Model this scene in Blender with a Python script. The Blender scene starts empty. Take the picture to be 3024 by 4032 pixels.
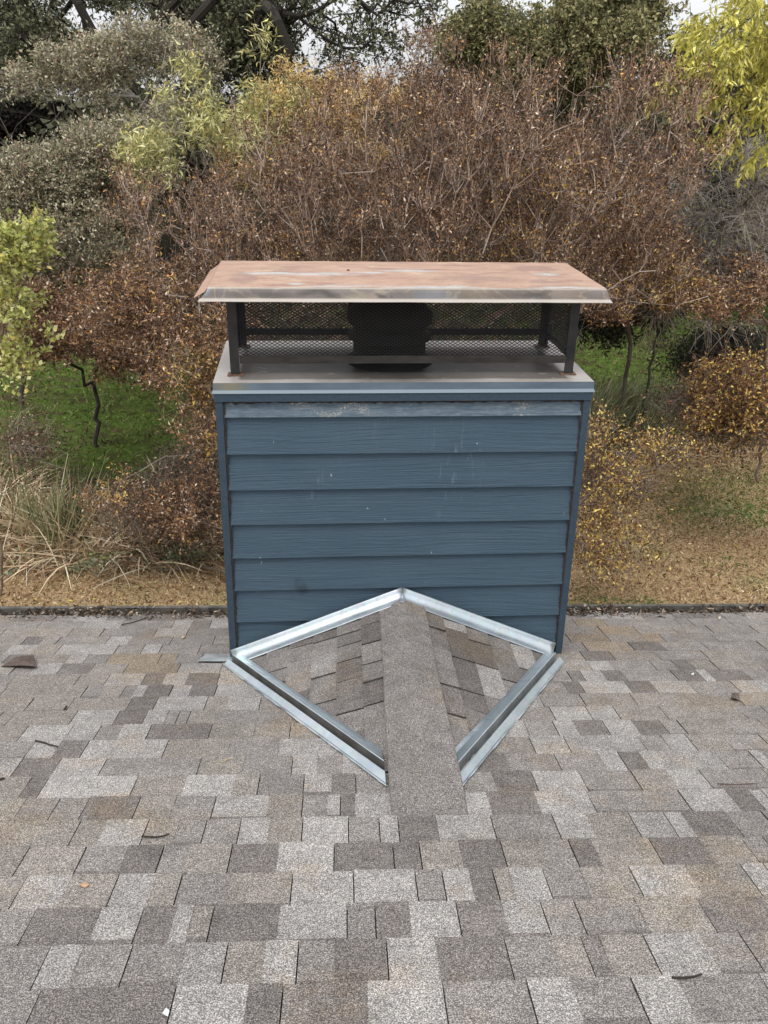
import bpy, math, random
import numpy as np
from mathutils import Matrix, Vector
rng = np.random.default_rng(7); random.seed(7)
S = bpy.context.scene
COL = S.collection

# ------------------------------------------------------------------ camera, sky, sun, exposure
FPX, PITCH, ROLL, YAW = 3611.15, 0.4247, 0.0204, 0.0859
CAM = np.array([-0.3723, -3.4213, 1.0035])
FW = np.array([math.sin(YAW)*math.cos(PITCH), math.cos(YAW)*math.cos(PITCH), -math.sin(PITCH)])
RT0 = np.array([math.cos(YAW), -math.sin(YAW), 0.0]); UP0 = np.cross(RT0, FW)
RT = math.cos(ROLL)*RT0 + math.sin(ROLL)*UP0; UP = -math.sin(ROLL)*RT0 + math.cos(ROLL)*UP0
cam = bpy.data.objects.new('camera', bpy.data.cameras.new('camera')); COL.objects.link(cam)
M = Matrix([[RT[i], UP[i], -FW[i], CAM[i]] for i in range(3)] + [[0, 0, 0, 1]])
cam.matrix_world = M
cam.data.sensor_fit = 'VERTICAL'; cam.data.sensor_height = 36; cam.data.sensor_width = 27
cam.data.lens = 36*FPX/4032
cam.data.clip_start = 0.05; cam.data.clip_end = 600
S.camera = cam

SUN_EL, SUN_AZ = math.radians(62), math.radians(200)
world = bpy.data.worlds.new('World'); S.world = world; world.use_nodes = True
nt = world.node_tree; nt.nodes.clear()
sky = nt.nodes.new('ShaderNodeTexSky'); sky.sky_type = 'NISHITA'; sky.sun_disc = False
sky.sun_elevation = SUN_EL; sky.sun_rotation = SUN_AZ
sky.air_density = 1.0; sky.dust_density = 4.0; sky.ozone_density = 1.0
hs = nt.nodes.new('ShaderNodeHueSaturation'); hs.inputs['Saturation'].default_value = 0.10; hs.inputs['Value'].default_value = 1.2
bg = nt.nodes.new('ShaderNodeBackground'); bg.inputs['Strength'].default_value = 0.15
wo = nt.nodes.new('ShaderNodeOutputWorld')
cl = nt.nodes.new('ShaderNodeMix'); cl.data_type = 'RGBA'; cl.inputs[0].default_value = .6; cl.inputs[7].default_value = (5.3, 5.4, 5.6, 1)   # even cloud cover
nt.links.new(sky.outputs[0], hs.inputs['Color']); nt.links.new(hs.outputs[0], cl.inputs[6]); nt.links.new(cl.outputs[2], bg.inputs[0]); nt.links.new(bg.outputs[0], wo.inputs[0])
sun = bpy.data.objects.new('sun', bpy.data.lights.new('sun', 'SUN')); COL.objects.link(sun)
sun.data.energy = 0.9; sun.data.angle = math.radians(25); sun.data.color = (1.0, 0.96, 0.9)
sd = Vector((math.sin(SUN_AZ)*math.cos(SUN_EL), math.cos(SUN_AZ)*math.cos(SUN_EL), math.sin(SUN_EL)))
sun.rotation_euler = sd.to_track_quat('Z', 'Y').to_euler(); sun.location = (0, -5, 12)
S.view_settings.view_transform = 'Standard'; S.view_settings.look = 'None'
S.view_settings.gamma = 1; S.view_settings.exposure = 0.5
S.render.resolution_x = 768; S.render.resolution_y = 1024

# ------------------------------------------------------------------ helpers
def ray(u, v):                                    # direction through a point of the picture (1659 x 2212 units)
    k = 3024/1659
    return FW + RT*((u*k-1512)/FPX) - UP*((v*k-2016)/FPX)
def at(u, v, dist):                               # real place at a horizontal distance from the camera
    d = ray(u, v); return CAM + d*(dist/math.hypot(d[0], d[1]))
def on_z(u, v, z):
    d = ray(u, v); return CAM + d*((z-CAM[2])/d[2])
def on_y(u, v, y):
    d = ray(u, v); return CAM + d*((y-CAM[1])/d[1])
def nrm(a):
    a = np.asarray(a, float); return a/(np.linalg.norm(a, axis=-1, keepdims=True)+1e-12)

def tag(o, label=None, cat=None, group=None, kind=None):
    if label: o['label'] = label
    if cat: o['category'] = cat
    if group: o['group'] = group
    if kind: o['kind'] = kind
    return o
def empty(name, loc, label, cat, group=None):
    o = bpy.data.objects.new(name, None); COL.objects.link(o); o.location = Vector(loc); o.empty_display_size = .2
    return tag(o, label, cat, group)
def mk(name, parts, mat, parent=None, smooth=False, base=None):
    """one mesh object from [(verts, faces ndarray (m,k), face colours or None)]; world coordinates"""
    Vs, loops, starts, totals, cols, off, lo = [], [], [], [], [], 0, 0
    anycol = any(p[2] is not None for p in parts)
    for V, F, C in parts:
        V = np.asarray(V, float).reshape(-1, 3); F = np.asarray(F, int)
        if len(F) == 0: continue
        m, k = F.shape
        Vs.append(V); loops.append((F+off).ravel()); starts.append(lo+np.arange(m)*k); totals.append(np.full(m, k))
        if anycol:
            C = np.ones((m, 3))*.5 if C is None else np.asarray(C, float)
            if C.ndim == 1: C = np.tile(C, (m, 1))
            cols.append(C)
        off += len(V); lo += m*k
    V = np.concatenate(Vs)
    org = np.zeros(3) if parent is None else np.array(parent_world(parent))
    if parent is None and base is not None: org = np.array(base, float)
    V = V-org
    me = bpy.data.meshes.new(name)
    L = np.concatenate(loops).astype(np.int32); st = np.concatenate(starts).astype(np.int32); tt = np.concatenate(totals).astype(np.int32)
    me.vertices.add(len(V)); me.vertices.foreach_set('co', V.ravel().astype(np.float32))
    me.loops.add(len(L)); me.loops.foreach_set('vertex_index', L)
    me.polygons.add(len(st)); me.polygons.foreach_set('loop_start', st); me.polygons.foreach_set('loop_total', tt)
    me.polygons.foreach_set('use_smooth', np.full(len(st), bool(smooth)))
    me.update(calc_edges=True); me.validate()
    if anycol:
        C = np.concatenate(cols)
        if len(C) == len(me.polygons):
            a = me.attributes.new('tint', 'FLOAT_COLOR', 'FACE')
            a.data.foreach_set('color', np.c_[C, np.ones(len(C))].ravel().astype(np.float32))
    me.materials.append(mat)
    o = bpy.data.objects.new(name, me); COL.objects.link(o)
    if parent is not None: o.parent = parent
    else: o.location = Vector(org)
    return o
def parent_world(p):
    v = Vector((0, 0, 0))
    while p is not None: v += p.location; p = p.parent
    return v
BOXF = np.array([[0, 3, 2, 1], [4, 5, 6, 7], [0, 1, 5, 4], [1, 2, 6, 5], [2, 3, 7, 6], [3, 0, 4, 7]])
def box(x0, x1, y0, y1, z0, z1, c=None):
    V = [(x0, y0, z0), (x1, y0, z0), (x1, y1, z0), (x0, y1, z0), (x0, y0, z1), (x1, y0, z1), (x1, y1, z1), (x0, y1, z1)]
    return np.array(V, float), BOXF, c
def sweep(profiles, closed=False, c=None):
    """profiles: list of same-length rings/polylines -> quads between"""
    P = np.array(profiles, float); n, k, _ = P.shape; F = []
    for i in range(n-1):
        for j in range(k if closed else k-1):
            j2 = (j+1) % k; F.append([i*k+j, i*k+j2, (i+1)*k+j2, (i+1)*k+j])
    return P.reshape(-1, 3), np.array(F), c
def tubes(A, B, ra, rb, sides=4, col=None):
    """batch of tapered prisms from A to B"""
    A = np.asarray(A, float); B = np.asarray(B, float); n = len(A)
    if n == 0: return np.zeros((0, 3)), np.zeros((0, 4), int), None
    d = nrm(B-A); h = np.where(np.abs(d[:, 2:3]) > .9, np.array([[1., 0, 0]]), np.array([[0, 0, 1.]]))
    a = nrm(np.cross(d, h)); b = np.cross(d, a)
    an = np.arange(sides)*2*math.pi/sides
    ring = (a[:, None, :]*np.cos(an)[None, :, None] + b[:, None, :]*np.sin(an)[None, :, None])
    ra = np.broadcast_to(np.asarray(ra, float), n); rb = np.broadcast_to(np.asarray(rb, float), n)
    V = np.concatenate([A[:, None]+ring*ra[:, None, None], B[:, None]+ring*rb[:, None, None]], 1)
    j = np.arange(sides); j2 = (j+1) % sides
    f = np.stack([j, j2, sides+j2, sides+j], 1)
    F = (f[None]+(np.arange(n)*2*sides)[:, None, None]).reshape(-1, 4)
    if col is not None:
        col = np.asarray(col, float)
        if col.ndim == 2: col = np.repeat(col, sides, 0)
    return V.reshape(-1, 3), F, col
def leaves(P, D, L, W, col, droop=0.25):
    """batch of little folded leaf blades: two triangles each"""
    n = len(P); D = nrm(D)
    R = nrm(np.cross(D, rng.normal(size=(n, 3)))); N = np.cross(R, D)
    L = np.broadcast_to(L, n)[:, None]; W = np.broadcast_to(W, n)[:, None]
    mid = P + D*L*.5 - N*L*.08
    tip = P + D*L + N*L*rng.normal(size=(n, 1))*droop
    V = np.stack([P, mid+R*W*.5, tip, mid-R*W*.5], 1).reshape(-1, 3)
    k = np.arange(n)[:, None]*4
    F = np.concatenate([k+[[0, 1, 2]], k+[[0, 2, 3]]], 1).reshape(-1, 3)
    return V, F, np.repeat(col, 2, 0)
def pick(pal, w, n, jit=.22):
    pal = np.array(pal, float); i = rng.choice(len(pal), n, p=np.array(w)/sum(w))
    return pal[i]*(1+rng.normal(size=(n, 1))*jit).clip(.5, 1.6)

# ------------------------------------------------------------------ materials
class NT:
    def __init__(s, name, off=None):
        s.m = bpy.data.materials.new(name); s.m.use_nodes = True; s.t = s.m.node_tree
        s.b = s.t.nodes['Principled BSDF']; s.out = s.t.nodes['Material Output']
        s.co = s.t.nodes.new('ShaderNodeTexCoord'); s.P = s.co.outputs['Object']
        if off: s.P = s.n('VectorMath', {0: s.co.outputs['Object'], 1: off}, operation='ADD').outputs[0]
    def n(s, typ, ins=None, **kw):
        x = s.t.nodes.new('ShaderNode'+typ)
        for k, v in kw.items(): setattr(x, k, v)
        for k, v in (ins or {}).items():
            if hasattr(v, 'is_output') or isinstance(v, bpy.types.NodeSocket): s.t.links.new(v, x.inputs[k])
            else: x.inputs[k].default_value = v
        return x
    def obj(s, scale=(1, 1, 1), loc=(0, 0, 0), rot=(0, 0, 0)):
        return s.n('Mapping', {'Vector': s.P, 'Scale': scale, 'Location': loc, 'Rotation': rot}).outputs[0]
    def noise(s, vec, scale, detail=3, rough=.55, dist=0):
        return s.n('TexNoise', {'Vector': vec, 'Scale': scale, 'Detail': detail, 'Roughness': rough, 'Distortion': dist}).outputs['Fac']
    def ramp(s, fac, stops, interp='LINEAR'):
        r = s.n('ValToRGB', {'Fac': fac}); r.color_ramp.interpolation = interp; e = r.color_ramp.elements
        while len(e) < len(stops): e.new(.5)
        for el, (p, c) in zip(e, stops):
            el.position = p; el.color = (c, c, c, 1) if isinstance(c, (int, float)) else (*c, 1)
        return r.outputs['Color']
    def mix(s, f, a, b, mode='MIX'):
        x = s.n('Mix', data_type='RGBA', blend_type=mode)
        for sock, v in ((x.inputs[0], f), (x.inputs[6], a), (x.inputs[7], b)):
            if isinstance(v, bpy.types.NodeSocket): s.t.links.new(v, sock)
            elif isinstance(v, (int, float)): sock.default_value = v if sock.type == 'VALUE' else (v, v, v, 1)
            else: sock.default_value = (*v, 1)
        return x.outputs[2]
    def math(s, op, a, b=0.0, clamp=False):
        x = s.n('Math', {0: a, 1: b}, operation=op, use_clamp=clamp); return x.outputs[0]
    def bump(s, h, strength=.3, dist=.01, normal=None):
        i = {'Height': h, 'Strength': strength, 'Distance': dist}
        if normal is not None: i['Normal'] = normal
        return s.n('Bump', i).outputs[0]
    def fin(s, color=None, rough=None, metal=None, normal=None, spec=None):
        for k, v in (('Base Color', color), ('Roughness', rough), ('Metallic', metal), ('Normal', normal), ('Specular IOR Level', spec)):
            if v is None: continue
            if isinstance(v, bpy.types.NodeSocket): s.t.links.new(v, s.b.inputs[k])
            else: s.b.inputs[k].default_value = (*v, 1) if k == 'Base Color' else v
        return s.m

def m_tint(name, rough=.65, trans=0.0, bump=0):
    s = NT(name); a = s.n('Attribute', attribute_name='tint').outputs['Color']
    s.fin(a, rough, spec=.3)
    if trans:
        t = s.n('BsdfTranslucent', {'Color': a}); x = s.n('MixShader', {0: trans, 1: s.b.outputs[0], 2: t.outputs[0]})
        s.t.links.new(x.outputs[0], s.out.inputs[0])
    if bump:
        s.t.links.new(s.bump(s.noise(s.obj(), bump, 4), .8, .02), s.b.inputs['Normal'])
    return s.m
CHO = (0, .33, -1.2615-.33*math.cos(math.radians(2.2))*math.tan(.28418))
M_LEAF = m_tint('foliage', .6, .3)
M_DRY = m_tint('dry_foliage', .7, .12)
M_BARK = m_tint('bark', .85, 0, 30)

def m_shingle():
    s = NT('asphalt_shingle'); v = s.obj()
    tint = s.n('Attribute', attribute_name='tint').outputs['Color']
    g1 = s.ramp(s.noise(v, 330, 2, .75), [(.36, .34), (.46, .70), (.53, 1.0), (.61, 2.05)])
    g2 = s.ramp(s.noise(v, 120, 2, .6), [(.3, .78), (.7, 1.22)])
    g3 = s.ramp(s.noise(v, 2.2, 4, .6), [(.3, .86), (.7, 1.1)])
    g4 = s.ramp(s.noise(v, 17, 3, .6), [(.3, .86), (.7, 1.13)])
    col = s.mix(1.0, tint, g1, 'MULTIPLY'); col = s.mix(1.0, col, g2, 'MULTIPLY'); col = s.mix(1.0, col, g3, 'MULTIPLY'); col = s.mix(1.0, col, g4, 'MULTIPLY')
    # rusty needle dirt that gathers behind the chimney and along the eave
    d = s.ramp(s.noise(s.obj(loc=(3, 1, 0)), 2.6, 5, .65), [(.53, 0.0), (.66, .5)])
    col = s.mix(d, col, s.mix(1.0, col, (1.12, .92, .66), 'MULTIPLY'))
    h = s.noise(v, 260, 2, .7)
    return s.fin(col, .95, normal=s.bump(h, .55, .004), spec=.15)
M_SHIN = m_shingle()

def blob(s, vec, cx, cy, rx, ry, edge=.25, wob=.35, seed=0.0):
    """soft-edged irregular stain mask centred at (cx, cy) in object x,y"""
    n = s.n('TexNoise', {'Vector': vec, 'Scale': 9.0, 'Detail': 4.0}).outputs['Color']
    off = s.n('VectorMath', {0: n, 1: (.5, .5, .5)}, operation='SUBTRACT').outputs[0]
    p = s.n('VectorMath', {0: off, 3: wob*.16}, operation='SCALE')
    q = s.n('VectorMath', {0: vec, 1: p.outputs[0]}, operation='ADD').outputs[0]
    m = s.n('Mapping', {'Vector': q, 'Location': (-cx/rx, -cy/ry, 0), 'Scale': (1/rx, 1/ry, 0)}).outputs[0]
    l = s.n('VectorMath', {0: m}, operation='LENGTH').outputs['Value']
    return s.n('MapRange', {0: l, 1: 1.0+edge, 2: 1.0-edge, 3: 0, 4: 1}).outputs[0]
def m_siding():
    s = NT('blue_painted_siding', CHO)
    w = s.noise(s.obj((.5, .5, 2.2)), 2.0, 2)
    vv = s.n('VectorMath', {0: s.obj((1.4, 1.4, 60)), 1: s.n('CombineXYZ', {'Z': s.math('MULTIPLY', w, 6.0)}).outputs[0]}, operation='ADD').outputs[0]
    grain = s.noise(vv, 1.6, 6, .68, .4)
    fine = s.noise(s.obj((9, 9, 420)), 1.0, 4, .7)
    base = s.mix(s.ramp(s.noise(s.obj((1.2, 1.2, 3)), 2.2, 4), [(.3, 0), (.75, 1)]), (.050, .088, .126), (.066, .108, .148))
    base = s.mix(s.ramp(grain, [(.32, .35), (.45, 0.0)]), base, (.018, .030, .045))
    # chalky worn paint: strong on the top board, faint streaks lower down
    z = s.n('SeparateXYZ', {0: s.P}).outputs['Z']
    top = s.n('MapRange', {0: z, 1: -.150, 2: -.143, 3: 0, 4: 1}).outputs[0]
    wear = s.ramp(s.noise(s.obj((6, 6, 30)), 3, 6, .75), [(.42, 0), (.62, .5)])
    base = s.mix(s.math('MULTIPLY', top, wear), base, (.24, .28, .31))
    base = s.mix(s.math('MULTIPLY', top, .28), base, (.16, .21, .25))
    patch = s.ramp(s.noise(s.obj((2.2, 2.2, 9), loc=(.6, 0, 0)), 2.2, 2), [(.60, 0), (.68, 1)])
    flakes = s.ramp(s.noise(s.obj((40, 40, 60)), 3, 5, .8), [(.5, 0), (.56, .85)])
    base = s.mix(s.math('MULTIPLY', s.math('MULTIPLY', top, patch), flakes), base, (.46, .42, .35))
    st = s.ramp(s.noise(s.obj((70, 70, 4), loc=(0, 0, .3)), 1.0, 3, .6), [(.60, 0), (.70, .35)])
    sp = s.n('SeparateXYZ', {0: s.P}); xz = s.n('CombineXYZ', {'X': sp.outputs['X'], 'Y': sp.outputs['Z']}).outputs[0]
    stm = s.n('MapRange', {0: s.math('ADD', s.math('ADD', blob(s, xz, .20, -.36, .10, .24, .5), blob(s, xz, -.33, -.45, .05, .10, .5)), s.ramp(s.noise(s.obj((2.2, 2.2, 1.1), loc=(1.05, 0, 2.2)), 1.3, 2), [(.55, 0), (.7, .35)])), 1: 0, 2: 1, 3: 0, 4: 1}).outputs[0]
    base = s.mix(s.math('MULTIPLY', st, stm), base, (.22, .27, .31))
    base = s.mix(s.math('MULTIPLY', blob(s, xz, -.42, -.915, .035, .04, .5, 1.2), .6), base, (.016, .024, .034))
    base = s.mix(s.math('MULTIPLY', blob(s, xz, -.24, -.112, .10, .016, .6, 1.0), flakes), base, (.5, .46, .38))
    chips = s.ramp(s.noise(s.obj((45, 45, 25)), 1.3, 2, .5), [(.765, 0), (.79, .8)])
    base = s.mix(chips, base, (.42, .47, .5))
    h = s.mix(.35, grain, fine)
    return s.fin(base, s.ramp(grain, [(.3, .62), (.7, .48)]), normal=s.bump(h, .8, .010), spec=.35)
M_SIDE = m_siding()
def m_trim():
    s = NT('blue_painted_trim'); g = s.noise(s.obj((25, 25, 25)), 3, 4)
    c = s.mix(s.ramp(g, [(.35, 0), (.7, 1)]), (.033, .056, .082), (.046, .073, .10))
    return s.fin(c, .5, normal=s.bump(g, .2, .003), spec=.35)
M_TRIM = m_trim()
def m_simple(name, c1, c2, scale=8, rough=.6, metal=0, bump=.2, dist=.003, stretch=(1, 1, 1), spec=None):
    s = NT(name); g = s.noise(s.obj(stretch), scale, 5, .62)
    return s.fin(s.mix(s.ramp(g, [(.32, 0), (.68, 1)]), c1, c2), rough, metal, s.bump(g, bump, dist), spec)
M_CAULK = m_simple('dark_sealant', (.012, .009, .008), (.045, .032, .025), 60, .8, 0, .8, .004)
M_DARK = m_simple('black_steel', (.010, .011, .012), (.035, .034, .033), 14, .42, .2, .4, .002)
M_MESH = m_simple('black_expanded_metal', (.006, .006, .006), (.016, .015, .014), 14, .55, .1, .2, .001)
M_RUSTY = m_simple('rusty_plate', (.10, .045, .025), (.20, .13, .10), 40, .8, .1, .5, .002)
M_SOOT = m_simple('sooty_steel', (.004, .004, .004), (.012, .011, .010), 9, .8, .1, .4, .003)
M_GUTTER = m_simple('dark_gutter_metal', (.06, .055, .048), (.15, .14, .125), 14, .75, .1, .3, .003)
M_CHANNEL_SHADE = m_simple('shaded_steel', (.07, .068, .06), (.15, .148, .14), 12, .5, .3, .3, .002)  # left valley channel: its shade is put into the steel colour
M_CHANNEL_SHADE2 = m_simple('lightly_shaded_steel', (.20, .21, .21), (.36, .38, .39), 12, .45, .5, .3, .002)  # right valley channel: paler painted-in shade
M_RAIL = m_simple('worn_steel', (.018, .016, .014), (.050, .044, .038), 18, .5, .2, .4, .002, (1, 4, 4))
M_UNDER = m_simple('underlayment', (.02, .018, .016), (.035, .03, .028), 20, .9)
M_WALLP = m_simple('house_wall_paint', (.06, .09, .12), (.08, .115, .15), 5, .6)

def m_galv():
    s = NT('galvanized_steel'); v = s.obj()
    vo = s.n('TexVoronoi', {'Vector': v, 'Scale': 38.0}).outputs['Color']
    g = s.noise(v, 7, 5, .6); g2 = s.noise(s.obj((1, 1, 1)), 60, 3, .6)
    c = s.mix(s.ramp(g, [(.3, 0), (.7, 1)]), (.50, .57, .61), (.68, .75, .79))
    c = s.mix(.06, c, vo)
    c = s.mix(s.ramp(g2, [(.58, 0), (.7, .35)]), c, (.36, .38, .38))
    r = s.ramp(s.noise(v, 16, 4), [(.3, .26), (.7, .46)])
    return s.fin(c, r, .8, s.bump(g, .25, .01))
M_GALV = m_galv()

def m_lid():
    s = NT('weathered_lid_paint', (0, .33, .004)); v = s.obj()
    g = s.noise(s.obj((1.2, 3, 3)), 3.5, 6, .65)
    c = s.mix(s.ramp(g, [(.3, 0), (.72, 1)]), (.40, .235, .165), (.54, .355, .255))
    c = s.mix(s.ramp(s.noise(s.obj((1.5, 5, 1), loc=(4, 2, 0)), 2.6, 4), [(.55, 0), (.63, .7)]), c, (.29, .16, .125))
    for cx, cy, rx, ry in ((.30, .22, .16, .055), (.56, .17, .075, .04), (.58, .47, .10, .06), (-.62, .22, .05, .12), (.68, .20, .03, .03)):
        c = s.mix(s.math('MULTIPLY', blob(s, v, cx, cy, rx, ry, .2), .75), c, (.33, .195, .155))
    for cx, cy, rx, ry in ((-.52, .32, .10, .022), (-.33, .30, .13, .030), (-.12, .33, .06, .018), (.03, .38, .10, .026), (.60, .33, .05, .028), (-.42, .10, .03, .018), (.10, .045, .16, .022), (-.25, .05, .14, .012), (.62, .05, .12, .02)):
        c = s.mix(s.math('MULTIPLY', blob(s, v, cx, cy, rx, ry, .45, .5), .8), c, (.50, .53, .53))
    c = s.mix(s.ramp(s.noise(s.obj((2, 4, 1), loc=(1, 7, 0)), 4, 4), [(.6, 0), (.72, .5)]), c, (.70, .58, .36))
    c = s.mix(s.ramp(s.noise(s.obj((1, 1.6, 1), loc=(2, 3, 0)), 13, 6, .75), [(.5, 0), (.66, .45)]), c, (.26, .13, .085))
    sp = s.ramp(s.noise(v, 150, 2), [(.3, .85), (.7, 1.1)])
    c = s.mix(1.0, c, sp, 'MULTIPLY')
    return s.fin(c, .5, .15, s.bump(s.noise(v, 5, 3), .15, .01))
M_LID = m_lid()
def m_lip():
    s = NT('weathered_lip_paint', (0, .33, .004)); v = s.obj()
    g = s.noise(v, 6, 5, .6)
    c = s.mix(s.ramp(g, [(.35, 0), (.65, 1)]), (.095, .078, .072), (.165, .138, .128))
    x2 = s.obj((1, 0, .6))
    c = s.mix(s.ramp(s.noise(s.obj((1, 1, 2.4), loc=(2.3, 0, 0)), 5.5, 3, .5, .6), [(.49, 0), (.52, .35), (.55, 0)]), c, (.36, .29, .19))
    c = s.mix(s.ramp(s.noise(s.obj((1, 1, 2)), 4.5, 2), [(.60, 0), (.66, .7)]), c, (.20, .26, .30))
    c = s.mix(s.ramp(s.noise(s.obj((1, 1, 1.4), loc=(7.7, 0, 0)), 6.5, 3), [(.60, 0), (.64, .8)]), c, (.075, .06, .052))
    q = s.n('SeparateXYZ', {0: v}); xz = s.n('CombineXYZ', {'X': q.outputs['X'], 'Y': q.outputs['Z']}).outputs[0]
    for cx, rx, ry, cc, f in ((-.50, .05, .012, (.055, .048, .042), .85), (-.33, .075, .011, (.04, .032, .027), .9), (-.63, .05, .013, (.07, .06, .05), .7), (-.10, .02, .007, (.05, .04, .035), .8), (.10, .075, .022, (.15, .185, .21), .45), (.47, .05, .006, (.05, .042, .036), .8), (-.20, .04, .014, (.25, .21, .15), .5), (.26, .07, .02, (.24, .19, .13), .4), (.60, .06, .02, (.26, .20, .14), .4), (.36, .09, .012, (.10, .075, .06), .6)):
        c = s.mix(s.math('MULTIPLY', blob(s, xz, cx, .334, rx, ry, .55, .45), f), c, cc)
    z = s.n('SeparateXYZ', {0: v}).outputs['Z']
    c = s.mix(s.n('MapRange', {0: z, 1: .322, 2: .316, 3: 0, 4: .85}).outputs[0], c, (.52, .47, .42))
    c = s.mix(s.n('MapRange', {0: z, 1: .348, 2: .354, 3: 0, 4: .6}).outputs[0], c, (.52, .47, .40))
    return s.fin(c, .5, .15, s.bump(g, .15, .005))
M_LIP = m_lip()
def m_pan():
    s = NT('chase_cover_metal', CHO); v = s.obj()
    g = s.noise(v, 5, 6, .65)
    c = s.mix(s.ramp(g, [(.3, 0), (.7, 1)]), (.40, .36, .335), (.56, .525, .50))
    # soot and the lid's shade painted into one dark rectangle, blackest round the flue
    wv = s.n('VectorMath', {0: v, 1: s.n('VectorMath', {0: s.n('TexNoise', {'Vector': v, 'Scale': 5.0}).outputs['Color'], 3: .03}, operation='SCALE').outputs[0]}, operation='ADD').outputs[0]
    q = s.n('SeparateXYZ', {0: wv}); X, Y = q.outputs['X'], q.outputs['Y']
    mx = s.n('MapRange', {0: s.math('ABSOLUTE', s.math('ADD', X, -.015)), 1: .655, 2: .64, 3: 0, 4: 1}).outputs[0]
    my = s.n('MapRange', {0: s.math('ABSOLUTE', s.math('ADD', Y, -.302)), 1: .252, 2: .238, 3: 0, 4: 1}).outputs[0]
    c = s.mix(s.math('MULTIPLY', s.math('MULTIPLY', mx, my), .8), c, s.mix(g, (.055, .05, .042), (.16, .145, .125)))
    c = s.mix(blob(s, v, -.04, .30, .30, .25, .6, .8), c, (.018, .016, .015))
    c = s.mix(s.ramp(s.noise(s.obj((3, 6, 1)), 5, 4), [(.64, 0), (.72, .6)]), c, (.62, .60, .58))
    c = s.mix(s.ramp(s.noise(s.obj((8, 14, 1), loc=(5, 0, 0)), 2.2, 3), [(.70, 0), (.74, .8)]), c, (.05, .045, .04))
    return s.fin(c, .42, .3, s.bump(s.noise(v, 3, 3), .2, .02))
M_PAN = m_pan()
def m_panface():
    s = NT('chase_cover_blue_face', CHO); v = s.obj()
    g = s.noise(s.obj((1, 1, 3)), 4, 5, .6)
    c = s.mix(s.ramp(g, [(.3, 0), (.7, 1)]), (.085, .125, .165), (.15, .195, .235))
    c = s.mix(blob(s, s.obj((1, 0, 0)), -.68, 0, .05, 1, .6), c, (.22, .21, .16))
    z = s.n('SeparateXYZ', {0: v}).outputs['Z']
    c = s.mix(s.n('MapRange', {0: z, 1: -.027, 2: -.029, 3: 0, 4: .85}).outputs[0], c, (.24, .30, .34))
    return s.fin(c, .4, .2, s.bump(g, .1, .004))
M_PANF = m_panface()

# ------------------------------------------------------------------ the roof plane
SL, RZ, TH = 0.28418, -1.2615, math.radians(-2.2)
O = np.array([0, 0, RZ]); RU = np.array([math.cos(TH), math.sin(TH), 0.0])
hd = np.array([-math.sin(TH), math.cos(TH), 0.0]); RD = hd*math.cos(SL)+np.array([0, 0, -math.sin(SL)]); RN = np.cross(RU, RD)
if RN[2] < 0: RN = -RN
def R(u, s, h=0.0): return O+RU*u+RD*s+RN*h
def unroof(x, y):                                  # picture point (3024 x 4032) -> (u, s) on the roof
    d = FW+RT*((x-1512)/FPX)-UP*((y-2016)/FPX); t = (RN@(O-CAM))/(RN@d); P = CAM+d*t-O; return P@RU, P@RD
def roofz(x, y): return RZ-((x*0+y)*hd[1]+x*hd[0])*math.tan(SL)
E = .143
srow = []
for k in range(0, 42):
    sdist = (21-k)*E+1.1669; Yw = CAM[1]+sdist*math.cos(SL); P = np.array([.75, Yw, RZ-Yw*math.tan(SL)])-O
    srow.append(P@RD)
EAVE = .745
L_, M_, D_, T_, X_ = 'L', 'M', 'D', 'T', 'X'
PAL = {'L': (.325, .306, .291), 'M': (.250, .230, .217), 'D': (.186, .168, .158), 'T': (.262, .238, .214), 'X': (.275, .228, .178)}
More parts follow.
